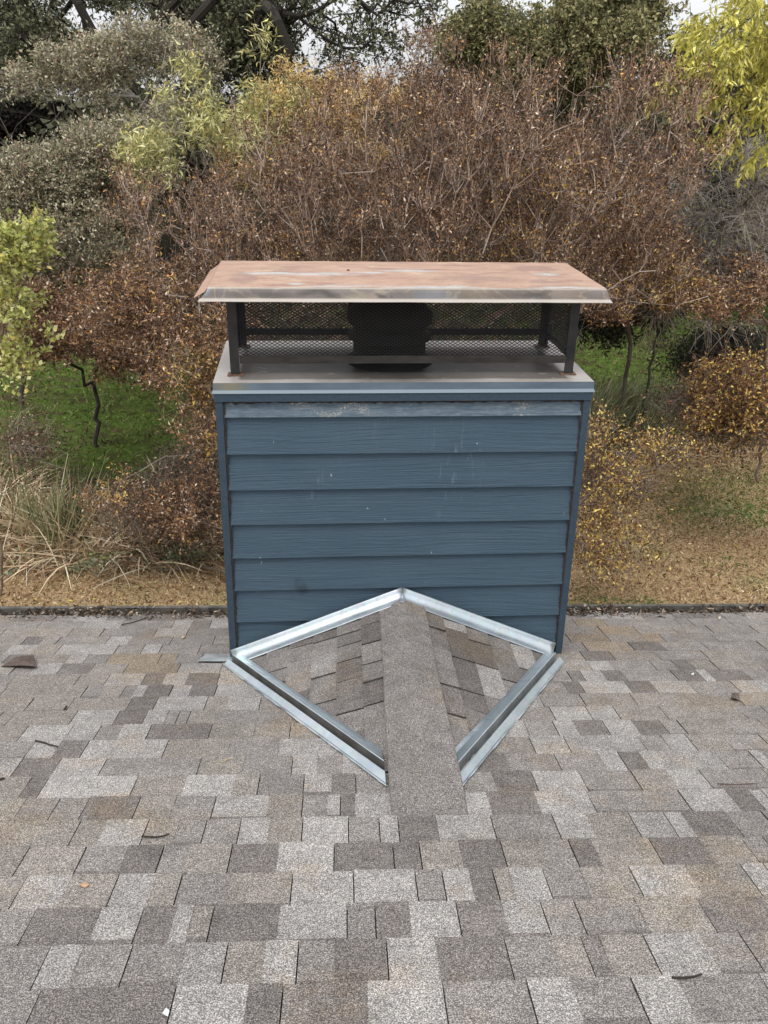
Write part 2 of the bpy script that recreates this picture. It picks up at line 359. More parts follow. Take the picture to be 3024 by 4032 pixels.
ROWS = {   # row: (picture y at its middle, 'x[g]C ...')  g = dark cut line on the left side of the tab
21: (3925, '0M 156gD 686gL 975D 1110gM 1225D 1448L 1745gM 2083gL 2262M 2507gL 2693M'),
20: (3740, '0M 199gL 331M 520gM 736L 895gT 1047L 1173gM 1318D 1520gL 1716D 1990gM 2176T 2298gD 2375T 2550gL 2780M 2945gM'),
19: (3595, '0M 142gD 398L 563gD 696L 762T 839gD 1102L 1364gM 1474gD 1612L 1797gD 1982L 2136gM 2272gM 2520T 2769gD'),
18: (3460, '0M 109gL 285T 467gL 617T 716gM 908T 1150gL 1390gL 1633gM 1740gL 1849D 1942gT 2010L 2143gM 2295T 2491gL 2720T 2945gL'),
17: (3350, '0T 116gT 338gM 504D 643gM 749T 912gD 1098L 1314gD 1545gD 1650gT 1809D 1974gT 2136M 2249gD 2342T 2574gD 2779T 2948gM'),
16: (3255, '0T 312gT 417L 580gT 703M 809gM 945gL 1058T 1190gL 1370gM 1491gL 1566gD 1722L 1938gM 2186gL 2322T 2497gL 2640gL 2713D 2892gM'),
15: (3165, '0T 99M 229gM 345gD 547gT 690M 845gL 1058T 1190gM 1289L 1338gD 1399L 1830L 1924D 2116L 2328gM 2700gL 2892D 2988gL'),
14: (3075, '0T 123D 192gL 540gT 736L 928T 1021gM 1196gL 1306D 1399gM 1800M 1945D 2100gL 2292gM 2501gT 2647L 2779gM'),
13: (3010, '0L 81gD 233L 412gM 787gT 960M 1150gL 1250M 1350L 1850D 2000M 2197gM 2376L 2456gD 2545L 2619L 2850gM 2990gL'),
12: (2950, '0M 122gL 228D 336gL 651gT 900M 1100L 2000M 2100gL 2240gL 2542gM 2640L 2740gT 2885gM'),
11: (2890, '0T 92gL 271L 382gM 472L 583gD 825gT 1000M 1900L 2080gM 2197gL 2279D 2400gL 2519D 2635gM 2706gT 2898gM'),
10: (2825, '0T 49gT 293gL 461D 572gL 656M 700gM 743gT 850M 1950M 2180gL 2326gL 2437gT 2624gT 2937gM'),
9: (2765, '0T 127gT 287gT 515gD 618gL 814gT 900L 1900L 2130gM 2295gT 2498gT 2719gM 2914gT'),
8: (2715, '0T 27gT 342gM 412T 491gM 537L 580D 678gL 754D 852gL 2130M 2229D 2292gL 2477gD 2582L 2729gM 2903gL'),
7: (2665, '0M 65gT 320gT 434gL 575gD 656L 743D 865gL 2160M 2240gD 2292gL 2376D 2455gM 2655gD 2756gL 2798D 2945gM'),
6: (2620, '0T 76gM 154L 255gD 377T 507gX 712gL 2316gL 2400M 2566gM 2655D 2719gT 2808gT 2987gM'),
5: (2580, '0M 46gD 140M 284gL 355M 442gX 640gX 705M 800gM 2287gD 2403gT 2582gM 2771gT 2935gM'),
4: (2540, '0T 54gL 163T 254gL 475gM 540T 577gL 645gM 795gM 2292gX 2429gX 2474gD 2598gM 2764gM 2987gT'),
3: (2508, '0T 119gD 190T 249gM 336T 439gL 525M 640M 686gM 850gM 2229gX 2384gT 2524gX 2598gM 2803gM'),
2: (2475, '0T 38gT 298gT 420gM 500M 626gL 748gM 2353gX 2492gT 2642gM 2782gT 2856M 2956gT'),
1: (2440, '0M 184gM 350gL 500M 697gL 767D 840gL 2247gX 2648gM 2700gM 2850gM'),
}
def slab(fr, u0, u1, s0, s1, h1, c, out, band=False, h0=.0005, skew=0):
    """one shingle tab: upper end s0 tucked under, butt edge s1 raised by h1"""
    Rf = fr; e = .0022
    V = [Rf(u0, s0, h0), Rf(u1, s0, h0), Rf(u1+skew, s1, h1), Rf(u0+skew, s1, h1), Rf(u0, s0, h0-e), Rf(u1, s0, h0-e), Rf(u1+skew, s1, h1-.005-e), Rf(u0+skew, s1, h1-.005-e)]
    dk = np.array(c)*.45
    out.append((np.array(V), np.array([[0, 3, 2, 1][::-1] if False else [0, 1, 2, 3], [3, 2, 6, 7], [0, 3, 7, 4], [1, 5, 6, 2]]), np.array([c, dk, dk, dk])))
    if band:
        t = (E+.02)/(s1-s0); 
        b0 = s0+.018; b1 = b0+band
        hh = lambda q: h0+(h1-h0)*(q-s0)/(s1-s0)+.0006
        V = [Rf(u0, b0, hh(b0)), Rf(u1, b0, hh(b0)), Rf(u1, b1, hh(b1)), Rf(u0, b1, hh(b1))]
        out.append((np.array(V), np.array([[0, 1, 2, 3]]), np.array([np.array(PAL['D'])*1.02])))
def course(fr, segs, s_near, s_far, out):
    """segs: list of (u0, u1, colour code, gap?)"""
    for i, (u0, u1, c, g) in enumerate(segs):
        col = np.array(PAL[c])*(1+rng.normal()*.045)
        raised = c in 'LDTX' and rng.random() < .75
        a = u0+(.0028 if g else 0.0); h = .0065+(.003 if raised else 0)+rng.random()*.0008
        band = 0 if raised or rng.random() < .35 else .012+rng.random()*.016
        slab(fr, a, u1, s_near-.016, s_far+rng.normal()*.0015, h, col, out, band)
U0, U1 = -5.2, 5.2
def randsegs(a, b, tan=False, wmin=.07, wmax=.30):
    segs = []; u = a
    while u < b:
        w = min(rng.uniform(wmin, wmax), b-u); w = w if b-u-w > .03 else b-u
        segs.append((u, u+w, rng.choice(list('LMDT'), p=[.22, .36, .18, .24]), rng.random() < .42)); u += w
        if w <= 0: break
    return segs
sh = []
for k in range(0, 40):
    s_near = srow[k]; s_far = srow[k-1] if k > 0 else EAVE
    if s_near < -4.6: break
    if k in ROWS:
        y, t = ROWS[k]; it = []
        for w in t.split():
            g = 'g' in w; it.append((unroof(float(w[:-1].replace('g', '')), y)[0], w[-1], g))
        end = unroof(3040, y)[0]; segs = randsegs(U0, it[0][0])
        for i, (u, c, g) in enumerate(it):
            ue = it[i+1][0] if i+1 < len(it) else end
            while ue-u > .34:                      # wide plain stretches still break into tabs
                m = u+rng.uniform(.12, .26); segs.append((u, m, c, g)); u, g = m, rng.random() < .4; c = rng.choice(list('LMT'))
            segs.append((u, ue, c, g))
        segs += randsegs(end, U1)
    else: segs = randsegs(U0, U1)
    course(R, segs, s_near, s_far, sh)

house = empty('house', (0, .5, -4.0), 'blue house whose gently sloping grey-brown shingle roof fills the foreground', 'house')
mk('shingles', sh, M_SHIN, house)
dk = [(np.array([R(U0, -4.7, -.006), R(U1, -4.7, -.006), R(U1, EAVE-.004, -.006), R(U0, EAVE-.004, -.006), R(U0, -4.7, -.03), R(U1, -4.7, -.03), R(U1, EAVE-.004, -.03), R(U0, EAVE-.004, -.03)]), BOXF, None)]
mk('roof_deck', dk, M_UNDER, house)
# far roof half beyond the ridge behind the camera, and the walls under the eave
rb = R(0, -4.7, -.006); rl, rr = R(U0, -4.7, -.006), R(U1, -4.7, -.006)
bk = np.array([0, -5.0, -1.5])
mk('back_roof', [(np.array([rl, rr, rr+bk, rl+bk, rl-[0, 0, .03], rr-[0, 0, .03], rr+bk-[0, 0, .03], rl+bk-[0, 0, .03]]), BOXF, np.tile(PAL['M'], (6, 1)))], M_SHIN, house)
ez = R(0, EAVE)[2]
mk('wall', [box(-5, 5, .35, .5, -4.0, ez-.10), box(-5, -4.85, -9, .35, -4.0, ez-.1), box(4.85, 5, -9, .35, -4.0, ez-.1)], M_WALLP, house)
def along(prof, ua, ub, n=2, c=None):               # profile in (s, up) swept along the eave
    rings = []
    for u in np.linspace(ua, ub, n):
        b = R(u, EAVE); rings.append([b+hd*p[0]+np.array([0, 0, p[1]]) for p in prof])
    return sweep(rings, False, c)
gp = [(.0, -.012), (.0, -.10), (.07, -.105), (.105, -.06), (.11, -.012), (.122, -.006), (.122, -.014), (.114, -.018), (.108, -.064), (.072, -.110), (-.004, -.106)]
mk('gutter', [along(gp, U0, U1, 30)], M_GUTTER, house)
mk('fascia_board', [along([(-.006, -.02), (-.006, -.2), (-.03, -.2), (-.03, -.03)], U0, U1)], M_TRIM, house)

n = 1500; u = np.concatenate([rng.uniform(-3.2, 3.2, 600), rng.normal(-.95, .25, 350), rng.normal(1.0, .22, 350), rng.normal(-2, .4, 200)]); ss = EAVE-np.abs(rng.normal(size=n))*.035+.004
P = np.array([R(a, b, .0085) for a, b in zip(u, ss)])
tag(mk('roof_debris', [leaves(P, rng.normal(size=(n, 3))*[1, 1, .15], rng.uniform(.008, .035, n), rng.uniform(.003, .010, n), pick([(.05, .038, .03), (.13, .09, .06), (.40, .34, .27), (.22, .19, .17)], [4, 3, 1, 1], n))], M_DRY), 'fine twigs and leaf crumbs gathered on the lowest shingles above the gutter', 'debris', kind='stuff')
# leaf litter lying in the gutter: uncountable
n = 7000; u = rng.uniform(-3.2, 3.2, n); ss = rng.uniform(.008, .10, n); P = np.array([R(a, EAVE) for a in u])+hd*ss[:, None]
P[:, 2] += -.050+rng.random(n)*.045+.012*np.sin(u*7)+.008*np.sin(u*23)
lit = leaves(P, rng.normal(size=(n, 3))*[1, 1, .3], rng.uniform(.012, .04, n), rng.uniform(.004, .018, n), pick([(.06, .045, .035), (.16, .11, .07), (.42, .36, .28), (.55, .42, .3), (.25, .22, .2)], [5, 3, 1, .5, 1], n))
tag(mk('gutter_litter', [lit], M_DRY), 'dark leaf litter and twigs filling the gutter along the eave', 'leaf litter', kind='stuff')

# ------------------------------------------------------------------ the cricket (saddle) on the uphill side of the chimney
RA = np.array([.005, -.002, -.957]); RE = np.array([-.048, -1.44, 0]); RE[2] = roofz(RE[0], RE[1])+.006
CL = np.array([-.725, -.0, 0]); CL[2] = roofz(CL[0], CL[1]); CR = np.array([.70, -.03, 0]); CR[2] = roofz(CR[0], CR[1])
cricket = empty('roof_cricket', (0, -.5, roofz(0, -.5)), 'small peaked shingle saddle roof in front of the blue chimney', 'roof cricket')
def cr_frame(Cn, side):
    ax = nrm(RE-RA)                                 # along the ridge towards the camera
    nn = nrm(np.cross(Cn-RA, ax)); nn = nn if nn[2] > 0 else -nn
    dn = nrm(np.cross(nn, ax)); dn = dn if dn@(Cn-RA) > 0 else -dn
    return (lambda u, s, h=0.0: RA+ax*u+dn*s+nn*h), dn@(Cn-RA)
for Cn, side in ((CL, -1), (CR, 1)):
    fr, smax = cr_frame(Cn, side); out = []
    ex = .108; nrow = int(smax/ex)+1
    ulen = np.linalg.norm(RE-RA)
    for k in range(nrow, -1, -1):
        s_near, s_far = max(k*ex-.03, 0.0)+.0, (k+1)*ex-.03
        segs = []; uu = .0; first = True
        umax = ulen*(1-s_near/smax)+.16
        while uu < umax:
            w = rng.uniform(.10, .26); c = rng.choice(list('LMDT'), p=[.12, .54, .34, .0])
            segs.append((uu, min(uu+w, umax), c, (not first) and rng.random() < .6)); uu += w; first = False
        for (a, b, c, g) in segs:
            if b-a < .02: continue
            col = np.array(PAL[c])*(.86+rng.normal()*.07)
            # cut the tab where the slope dives under the main roof
            h = .009+rng.random()*.005
            slab(fr, a+(.010 if g else .001), b, max(s_near-.016, 0), s_far, h, col, out, 0, skew=rng.normal()*.002)
    # trim at the wall
    mk('shingle_slope', out, M_SHIN, cricket)
    a, b, c = RA, RE, Cn
    z = np.array([0, 0, .004])
    mk('slope_deck', [(np.array([a-z, b-z, c-z]), np.array([[0, 1, 2]]), None)], M_UNDER, cricket)
# ridge cap: folded strip that flattens out onto the main roof
rings = []
YE = R(-.05, srow[15])[1]-.012
for t in np.linspace(0, 1, 25):
    y = -.035-(-.035-YE)*t; hm = .0105-.0065*max(0, (t-.88)/.12); x = .005-.060*t; zc = RA[2]+(RE[2]-RA[2])*min(1, (-y)/1.44)+.015
    hw = .098+.013*t; sl = .43*(1-t)**.6
    zr = max(zc, roofz(x, y)+hm) if t < .9 else roofz(x, y)+hm+max(0, zc-roofz(x, y)-hm)*(1-t)*10
    rg = []
    for q in (-1, -.97, -.5, -.08, .08, .5, .97, 1):
        zz = zr-abs(q)*hw*sl*(1 if abs(q) > .1 else .6); zz = max(zz, roofz(x+q*hw, y)+hm-.001)
        if abs(q) == 1: zz -= .005
        rg.append((x+q*hw+.0015*math.sin(9*t+q), y, zz))
    rings.append(rg)
V, F, _ = sweep(rings); nf = len(F)
colr = np.array([PAL['M']]*nf)*.88*(1+.035*np.sin((np.arange(nf)//7//4)*2.4)[:, None])
for i in range(nf):
    if (i % 7) == 2 and i > 10: colr[i] *= 1.0
mk('ridge_cap', [(V, F, colr), (np.array([rings[-1][0], rings[-1][-1], np.array(rings[-1][-1])-[0, 0, .006], np.array(rings[-1][0])-[0, 0, .006]]), np.array([[0, 1, 2, 3]]), np.array([PAL['D']])*.5)], M_SHIN, cricket, smooth=False)

# ------------------------------------------------------------------ sheet metal flashings
def plane_lift(Cn):
    nn = np.cross(RE-RA, Cn-RA); nn = nn/nn[2]
    return lambda q, h: np.array([q[0], q[1], max(q[2], RA[2]-((q[0]-RA[0])*nn[0]+(q[1]-RA[1])*nn[1])+h)])
def strip(name, A, B, prof, side, nrmA, mat, label, cat, group, n=24, jag=0.0, bend=0.0, lift=None, lj=99, smooth=False, xend=None, shade_mat=None):
    """prof in (across, up); across direction = side vector; swept from A to B"""
    rings = []; A = np.array(A, float); B = np.array(B, float); sv = nrm(np.array(side, float)); up = nrm(np.array(nrmA, float))
    for i, t in enumerate(np.linspace(0, 1, n)):
        c = A+(B-A)*t+up*(math.sin(t*math.pi)*bend)
        if xend is not None: ax_ = (B-A); cs_ = [A+ax_*t*((xend-(A+sv*p[0])[0])/ax_[0]) for p in prof]
        else: cs_ = [c]*len(prof)
        rg = [cs_[j]+sv*(p[0]+(rng.normal()*jag if j in (0,) else 0))+up*(p[1]+(math.sin(t*9+j)*.0006)) for j, p in enumerate(prof)]
        if lift: rg = [lift(q, .014) if j >= lj else q for j, q in enumerate(rg)]
        bot = [q-up*.0012 for q in rg[::-1]]
        rings.append(rg+bot)
    V, F, _ = sweep(rings, True); k = len(rings[0])
    h = k//2
    caps = [[j, j+1, k-2-j, k-1-j] for j in range(h-1)]
    off = (n-1)*k; caps += [[off+a for a in f] for f in caps]
    o = mk(name, [(V, np.array(list(F)+caps), None)], mat, base=(A+B)/2, smooth=smooth)
    if shade_mat:  # channel faces take the steel with shade painted into its colour
        o.data.materials.append(shade_mat); mi = np.zeros(len(o.data.polygons), np.int32)
        for i in range(n-1): mi[[i*k+5, i*k+6, i*k+7]] = 1
        o.data.polygons.foreach_set('material_index', mi)
    return tag(o, label, cat, group)
# wall flashings: lie against the siding above each cricket slope
for Cn, side in ((CL, -1), (CR, 1)):
    fr, smax = cr_frame(Cn, side)
    top = np.array([RA[0]-side*.0015, -.010, RA[2]]); bot = np.array([Cn[0]+(.012 if side < 0 else -.02), -.010, Cn[2]+.010])
    ax = nrm(bot-top)
    up = nrm(np.cross(ax, [0, 1, 0])); up = up if up[2] > 0 else -up; top = top-ax*.018
    pf = [(0.0, .056), (.003, .052), (.007, .042), (.013, .032), (.022, .024), (.034, .018), (.047, .015), (.058, .014)]
    strip('wall_flashing', top, bot, pf, (0, -1, 0), up, M_GALV,
          'galvanized flashing strip against the blue siding, sloping down to the %s from the peak' % ('left' if side < 0 else 'right'),
          'flashing', 'galvanized strips where the saddle roof meets the chimney', 30, smooth=True, lift=plane_lift(Cn), lj=4)
# valley flashings with a standing rib
def valley(A, B, inner, label, w):
    A3 = np.array([A[0], A[1], roofz(*A)+.011]); B3 = np.array([B[0], B[1], roofz(*B)+.012])
    ax = nrm(B3-A3); sd_ = nrm(np.cross(RN, ax)); sd_ = sd_ if sd_@np.array([inner, .6, 0]) > 0 else -sd_
    pf = [(p * .84, q) for p, q in [(-.003, .0), (0.0, .003), (.005, .004), (.022, .020), (.025, .023), (.0265, .022), (.028, .004), (.045, .003), (.0465, .038), (.049, .040), (.0515, .036), (w-.035, .032), (w-.015, .029), (w, .030)]]
    return strip('valley_flashing', A3, B3, pf, sd_, RN, M_GALV, label, 'flashing', 'galvanized valley strips either side of the saddle roof', 40, .0012, lift=plane_lift(CL if inner > 0 else CR), lj=10, shade_mat=(M_CHANNEL_SHADE if inner > 0 else M_CHANNEL_SHADE2), xend=(-.163 if inner > 0 else .058))
# ends measured on the roof
vl = valley((-.758, -.082), (-.158, -1.268), 1, 'long galvanized valley strip with dark standing rib, left of the saddle roof', .104)
vr = valley((.712, -.13), (.058, -1.29), -1, 'galvanized valley strip with ragged outer edge, right of the saddle roof', .106)
def plate(name, pts, th, mat, label, cat, up=RN):
    P = np.array(pts, float); k = len(P); Q = P-np.array(up)*th
    F4 = [[i, (i+1) % k, k+(i+1) % k, k+i] for i in range(k)]
    parts = [(np.r_[P, Q], np.array(F4), None), (P, np.array([list(range(k))]), None), (Q, np.array([list(range(k))[::-1]]), None)]
    return tag(mk(name, parts, mat, base=P.mean(0)), label, cat)
def Rp(x, y, h): return O*0+np.array([x, y, roofz(x, y)])+RN*h
plate('step_flashing', [Rp(-.877, -.028, .012), Rp(-.70, -.052, .016), Rp(-.70, .012, .022), Rp(-.848, .058, .017)], .0015, M_GALV,
      'flat galvanized plate sticking out from under the left foot of the blue chimney', 'flashing')
# ------------------------------------------------------------------ the chimney chase
W2 = .734; DEP = .66; Y0 = .014
chim = empty('chimney_chase', (0, .33, roofz(0, .33)), 'square blue chimney with lap siding and flat metal top on the shingle roof', 'chimney')
bt = -.137; bb = [-.0985]+[bt-.1536*i for i in range(8)]
tw = .024
def boards(axis):
    out = []
    zs = [-.080, -.140]+[-.140-.1536*i for i in range(1, 8)]+[-1.38]
    for i in range(len(zs)-1):
        zt, zb = zs[i], zs[i+1]
        a = .003; b = .021                            # proud of the wall at the top / bottom edge
        out.append((zt, zb, a, b))
    return out
parts = []
for zt, zb, a, b in boards(0):
    xl, xr = -W2+tw+.004, W2-tw-.004; y = Y0+.012
    V = [(xl, y-a, zt), (xr, y-a, zt), (xr, y-b, zb), (xl, y-b, zb), (xl, y+.01, zt), (xr, y+.01, zt), (xr, y+.01, zb), (xl, y+.01, zb)]
    parts.append((np.array(V), BOXF[[0, 1, 2, 3, 4, 5]], None))
    # bottom lip is its own face so the shadow gap reads; side and back boards
    for sgn in (-1, 1):
        X = sgn*(W2-.012)
        V = [(X+sgn*a, Y0+tw, zt), (X+sgn*a, DEP-tw, zt), (X+sgn*b, DEP-tw, zb), (X+sgn*b, Y0+tw, zb), (X-sgn*.01, Y0+tw, zt), (X-sgn*.01, DEP-tw, zt), (X-sgn*.01, DEP-tw, zb), (X-sgn*.01, Y0+tw, zb)]
        parts.append((np.array(V), BOXF, None))
    yb = DEP-.012
    V = [(xl, yb+a, zt), (xr, yb+a, zt), (xr, yb+b, zb), (xl, yb+b, zb), (xl, yb-.01, zt), (xr, yb-.01, zt), (xr, yb-.01, zb), (xl, yb-.01, zb)]
    parts.append((np.array(V), BOXF, None))
o = mk('siding', parts, M_SIDE, chim); 
M_SIDE_OFF = o
# corner boards: two thin boards meeting at each corner
for sx in (-1, 1):
    for front in (1, 0):
        ya, yb_ = (Y0-.010, Y0+tw+.012) if front else (DEP-tw, DEP+.008)
        zb = roofz(sx*W2, ya if front else yb_)+.004
        if front: zb = roofz(sx*W2, 0)+.002
        x0, x1 = sorted((sx*(W2-tw), sx*(W2+.004)))
        ztop = -.071
        th = .016
        yy = (ya, ya+th) if front else (yb_-th, yb_)
        xs = sorted((sx*(W2+.004-th), sx*(W2+.004)))
        y2 = (ya+th+.0005, yb_) if front else (ya, yb_-th-.0005)
        mk('corner_trim', [box(x0, x1, *yy, zb, ztop), box(xs[0], xs[1], *y2, zb, ztop)], M_TRIM, chim)
# frieze boards round the top
FZ0, FZ1 = -.0745, -.036
mk('frieze_board', [box(-W2-.008, W2+.008, Y0-.016, Y0+.004, FZ0, FZ1), box(-W2-.008, -W2+.012, Y0+.0045, DEP-.0045, FZ0, FZ1), box(W2-.012, W2+.008, Y0+.0045, DEP-.0045, FZ0, FZ1), box(-W2-.008, W2+.008, DEP-.004, DEP+.014, FZ0, FZ1)], M_TRIM, chim)
# ragged dark sealant lines along the top and both corner boards
def caulk(P0, P1, w, n, dirw, seed):
    r = np.random.default_rng(seed); rings = []
    for t in np.linspace(0, 1, n):
        c = np.array(P0)+(np.array(P1)-np.array(P0))*t; a = w*(1+r.normal()*.35); b = w*(1+r.normal()*.35)
        d = np.array(dirw, float)
        rings.append([c-d*a, c-d*a*.4+np.array([0, -.003, 0]), c+d*b*.4+np.array([0, -.003-.001*r.random(), 0]), c+d*b])
    return sweep(rings)
yc = Y0-.0055
mk('sealant', [caulk((-W2+tw, Y0-.0005, -.0795), (W2-tw, Y0-.0005, -.0795), .0058, 90, (0, 0, 1), 3),
               caulk((-W2+tw+.004, yc, -.084), (-W2+tw+.004, yc, -1.26), .0052, 120, (1, 0, 0), 4),
               caulk((W2-tw-.003, yc, -.084), (W2-tw-.003, yc, -1.25), .0052, 120, (1, 0, 0), 5)], M_CAULK, chim)
# metal top pan with turned-down faces
zc = [(-.0, 0)]
XO = .742
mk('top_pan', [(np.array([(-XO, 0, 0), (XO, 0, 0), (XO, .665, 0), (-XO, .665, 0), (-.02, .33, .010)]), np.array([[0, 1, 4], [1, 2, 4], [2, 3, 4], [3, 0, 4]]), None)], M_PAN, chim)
def skirt(x0, y0, x1, y1, z0, z1, out0, out1):
    a = np.array([[x0, y0], [x1, y0], [x1, y1], [x0, y1]], float); c = a.mean(0); g = np.sign(a-c)
    lo, hi = a+g*out0, a+g*out1
    V = [(*p, z1) for p in lo]+[(*p, z0) for p in hi]
    return np.array(V), np.array([[i, (i+1) % 4, 4+(i+1) % 4, 4+i] for i in range(4)]), None
mk('pan_edge', [skirt(-XO, 0, XO, .665, -.029, -.0002, .0, .0015), skirt(-XO, 0, XO, .665, -.041, -.029, .0015, .006), skirt(-XO, 0, XO, .665, -.041, -.041, .006, -.004)], M_PANF, chim)
# flue pipe with its storm collar
def lathe(cx, cy, prof, n=40):
    rings = []
    for r, z in prof: rings.append([(cx+r*math.cos(a), cy+r*math.sin(a), z) for a in np.arange(n)*2*math.pi/n])
    return sweep(rings, True)
FX, FY = -.042, .32
flue = mk('flue_pipe', [lathe(FX, FY, [(.195, .004), (.165, .022), (.150, .034), (.150, .085), (.156, .092), (.172, .10), (.172, .118), (.150, .126), (.150, .150), (.162, .156), (.174, .170), (.178, .196), (.168, .215), (.15, .226), (.135, .250), (.125, .268), (.0, .272)])], M_SOOT, chim, smooth=True)
mk('flue_shroud', [box(FX-.165, FX+.155, FY+.13, FY+.145, .170, .300), box(FX-.12, FX+.11, FY-.10, FY+.129, .262, .300)], M_SOOT, chim)

# ------------------------------------------------------------------ chimney cap on legs
capo = empty('spark_arrestor', (0, .33, .004), 'rusty flat-lidded cap with black mesh sides standing on the blue chimney', 'chimney cap')
tx0, tx1, ty0, ty1, tz = -.742, .756, .030, .625, .3555
def grid_lid():
    nx, ny = 30, 12; V = []; 
    for j in range(ny+1):
        for i in range(nx+1):
            x = tx0+(tx1-tx0)*i/nx; y = ty0+(ty1-ty0)*j/ny
            V.append((x, y, tz+.004*math.sin(math.pi*i/nx)*math.sin(math.pi*j/ny)+.0008*math.sin(i*1.7+j)))
    F = [[j*(nx+1)+i, j*(nx+1)+i+1, (j+1)*(nx+1)+i+1, (j+1)*(nx+1)+i] for j in range(ny) for i in range(nx)]
    return np.array(V), np.array(F), None
lid = mk('lid', [grid_lid(), box(tx0+.002, tx1-.002, ty0+.002, ty1-.002, tz-.006, tz-.004)], M_LID, capo, smooth=True)
def lipstrip(pts, th=.002, n=24):
    """pts: two end profiles"""
    A, B = np.array(pts[0], float), np.array(pts[1], float); rings = []
    for t in np.linspace(0, 1, n):
        q = A+(B-A)*t; w = .0005*math.sin(t*17)+.0003*math.sin(t*41)
        q = q+np.array([0, 0, 1])*w*np.linspace(0, 1, len(q))[:, None]
        rings.append(list(q)+list((q-[0, 0, th])[::-1]))
    V, F, _ = sweep(rings, True); k = len(rings[0]); h = k//2
    caps = [[j, j+1, k-2-j, k-1-j] for j in range(h-1)]; off = (n-1)*k
    return V, np.array(list(F)+caps+[[off+a for a in f] for f in caps]), None
f = lipstrip([[(tx0, ty0, tz), (tx0-.006, ty0-.012, .340), (tx0-.028, .006, .318), (tx0-.036, -.006, .3105)], [(tx1, ty0, tz), (tx1+.006, ty0-.012, .340), (tx1+.014, .006, .318), (tx1+.020, -.006, .3105)]], n=60)
b = lipstrip([[(tx0, ty1, tz), (tx0-.03, ty1+.035, .315)], [(tx1, ty1, tz), (tx1+.02, ty1+.035, .315)]])
l = lipstrip([[(tx0, ty0, tz), (tx0-.014, ty0+.006, .338), (tx0-.056, ty0+.012, .314)], [(tx0, ty1, tz), (tx0-.014, ty1, .338), (tx0-.05, ty1, .314)]])
r = lipstrip([[(tx1, ty0, tz), (tx1+.014, ty0+.006, .338), (tx1+.050, ty0+.010, .314)], [(tx1, ty1, tz), (tx1+.014, ty1, .338), (tx1+.045, ty1, .314)]])
mk('screw_hole', [box(-.216, -.206, .375, .385, tz+.001, tz+.007)], M_SOOT, capo)
mk('lid_front_lip', [f], M_LIP, capo)
mk('lid_rim', [b, l, r], M_LID, capo)
LX, LYF, LYB = .681, .100, .560
for sx in (-1, 1):
    for y in (LYF, LYB):
        s2 = 1 if y == LYF else -1; x = sx*LX; lean = sx*.004
        th = .004; w = .036
        a = [x-sx*0, x-sx*w]
        def col(x0, x1, y0, y1):
            x0, x1 = sorted((x0, x1)); y0, y1 = sorted((y0, y1))
            V, F, c = box(x0, x1, y0, y1, .006, .318); V[4:, 0] += lean; return V, F, c
        leg = mk('leg', [col(x, x-sx*w, y, y+s2*th), col(x, x-sx*th, y+s2*(th+.0004), y+s2*w)], M_DARK, capo)
        mk('foot_plate', [box(*sorted((x+sx*.012, x-sx*.052)), *sorted((y-s2*.014, y+s2*.034)), .0025, .0058)], M_RUSTY, leg)
zr0, zr1 = .048, .078
mk('frame_rail', [box(-LX+.0365, LX-.0365, LYF+.001, LYF+.005, zr0, zr1)], M_RAIL, capo)
mk('frame_rail', [box(-LX+.0365, LX-.0365, LYB-.005, LYB-.001, zr0+.004, zr1+.004)], M_DARK, capo)
for sx in (-1, 1):
    mk('frame_rail', [box(*sorted((sx*(LX-.001), sx*(LX-.005))), LYF+.0365, LYB-.0365, zr0, zr1)], M_DARK, capo)
mk('frame_rail', [box(-LX, LX, LYF+.012, LYF+.032, .320, .326), box(-LX, LX, LYB-.032, LYB-.012, .320, .326)], M_DARK, capo)
def expanded(p0, du, dv, nu, nv, pu, pv, nrm_):
    """diamond strands; p0 corner, du/dv unit directions, nu x nv half-cells"""
    A, B = [], []
    for j in range(nv):
        for i in range(nu):
            a = p0+du*(i*pu/2)+dv*((j)*pv/2); c = p0+du*((i+1)*pu/2)+dv*((j+1)*pv/2)
            if (i+j) % 2 == 0: A.append(a); B.append(c)
            else: A.append(a+dv*pv/2); B.append(c-dv*pv/2)
    A = np.array(A); B = np.array(B); d = nrm(B-A); m = np.cross(d, nrm_)
    w = .0012; t = .0009
    V = np.stack([A-m*w-nrm_*t, A+m*w-nrm_*t, A+m*w+nrm_*t, A-m*w+nrm_*t, B-m*w-nrm_*t, B+m*w-nrm_*t, B+m*w+nrm_*t, B-m*w+nrm_*t], 1).reshape(-1, 3)
    f = np.array([[0, 1, 5, 4], [1, 2, 6, 5], [2, 3, 7, 6], [3, 0, 4, 7]])
    return V, (f[None]+(np.arange(len(A))*8)[:, None, None]).reshape(-1, 4), None
ex, ey, ezv = np.array([1., 0, 0]), np.array([0, 1., 0]), np.array([0, 0, 1.])
PU, PV = .0205, .0125
nu = int((2*LX-.02)/(PU/2)); nv = int((.318-.070)/(PV/2))
mk('mesh_screen', [expanded(np.array([-LX+.01, LYF+.008, .070]), ex, ezv, nu, nv, PU, PV, ey)], M_MESH, capo)
mk('mesh_screen', [expanded(np.array([-LX+.01, LYB-.008, .030]), ex, ezv, nu, nv+6, PU, PV, ey)], M_MESH, capo)
ns = int((LYB-LYF-.02)/(PU/2))
for sx in (-1, 1):
    mk('mesh_screen', [expanded(np.array([sx*(LX-.008), LYF+.01, .070]), ey, ezv, ns, nv, PU, PV, ex)], M_MESH, capo)

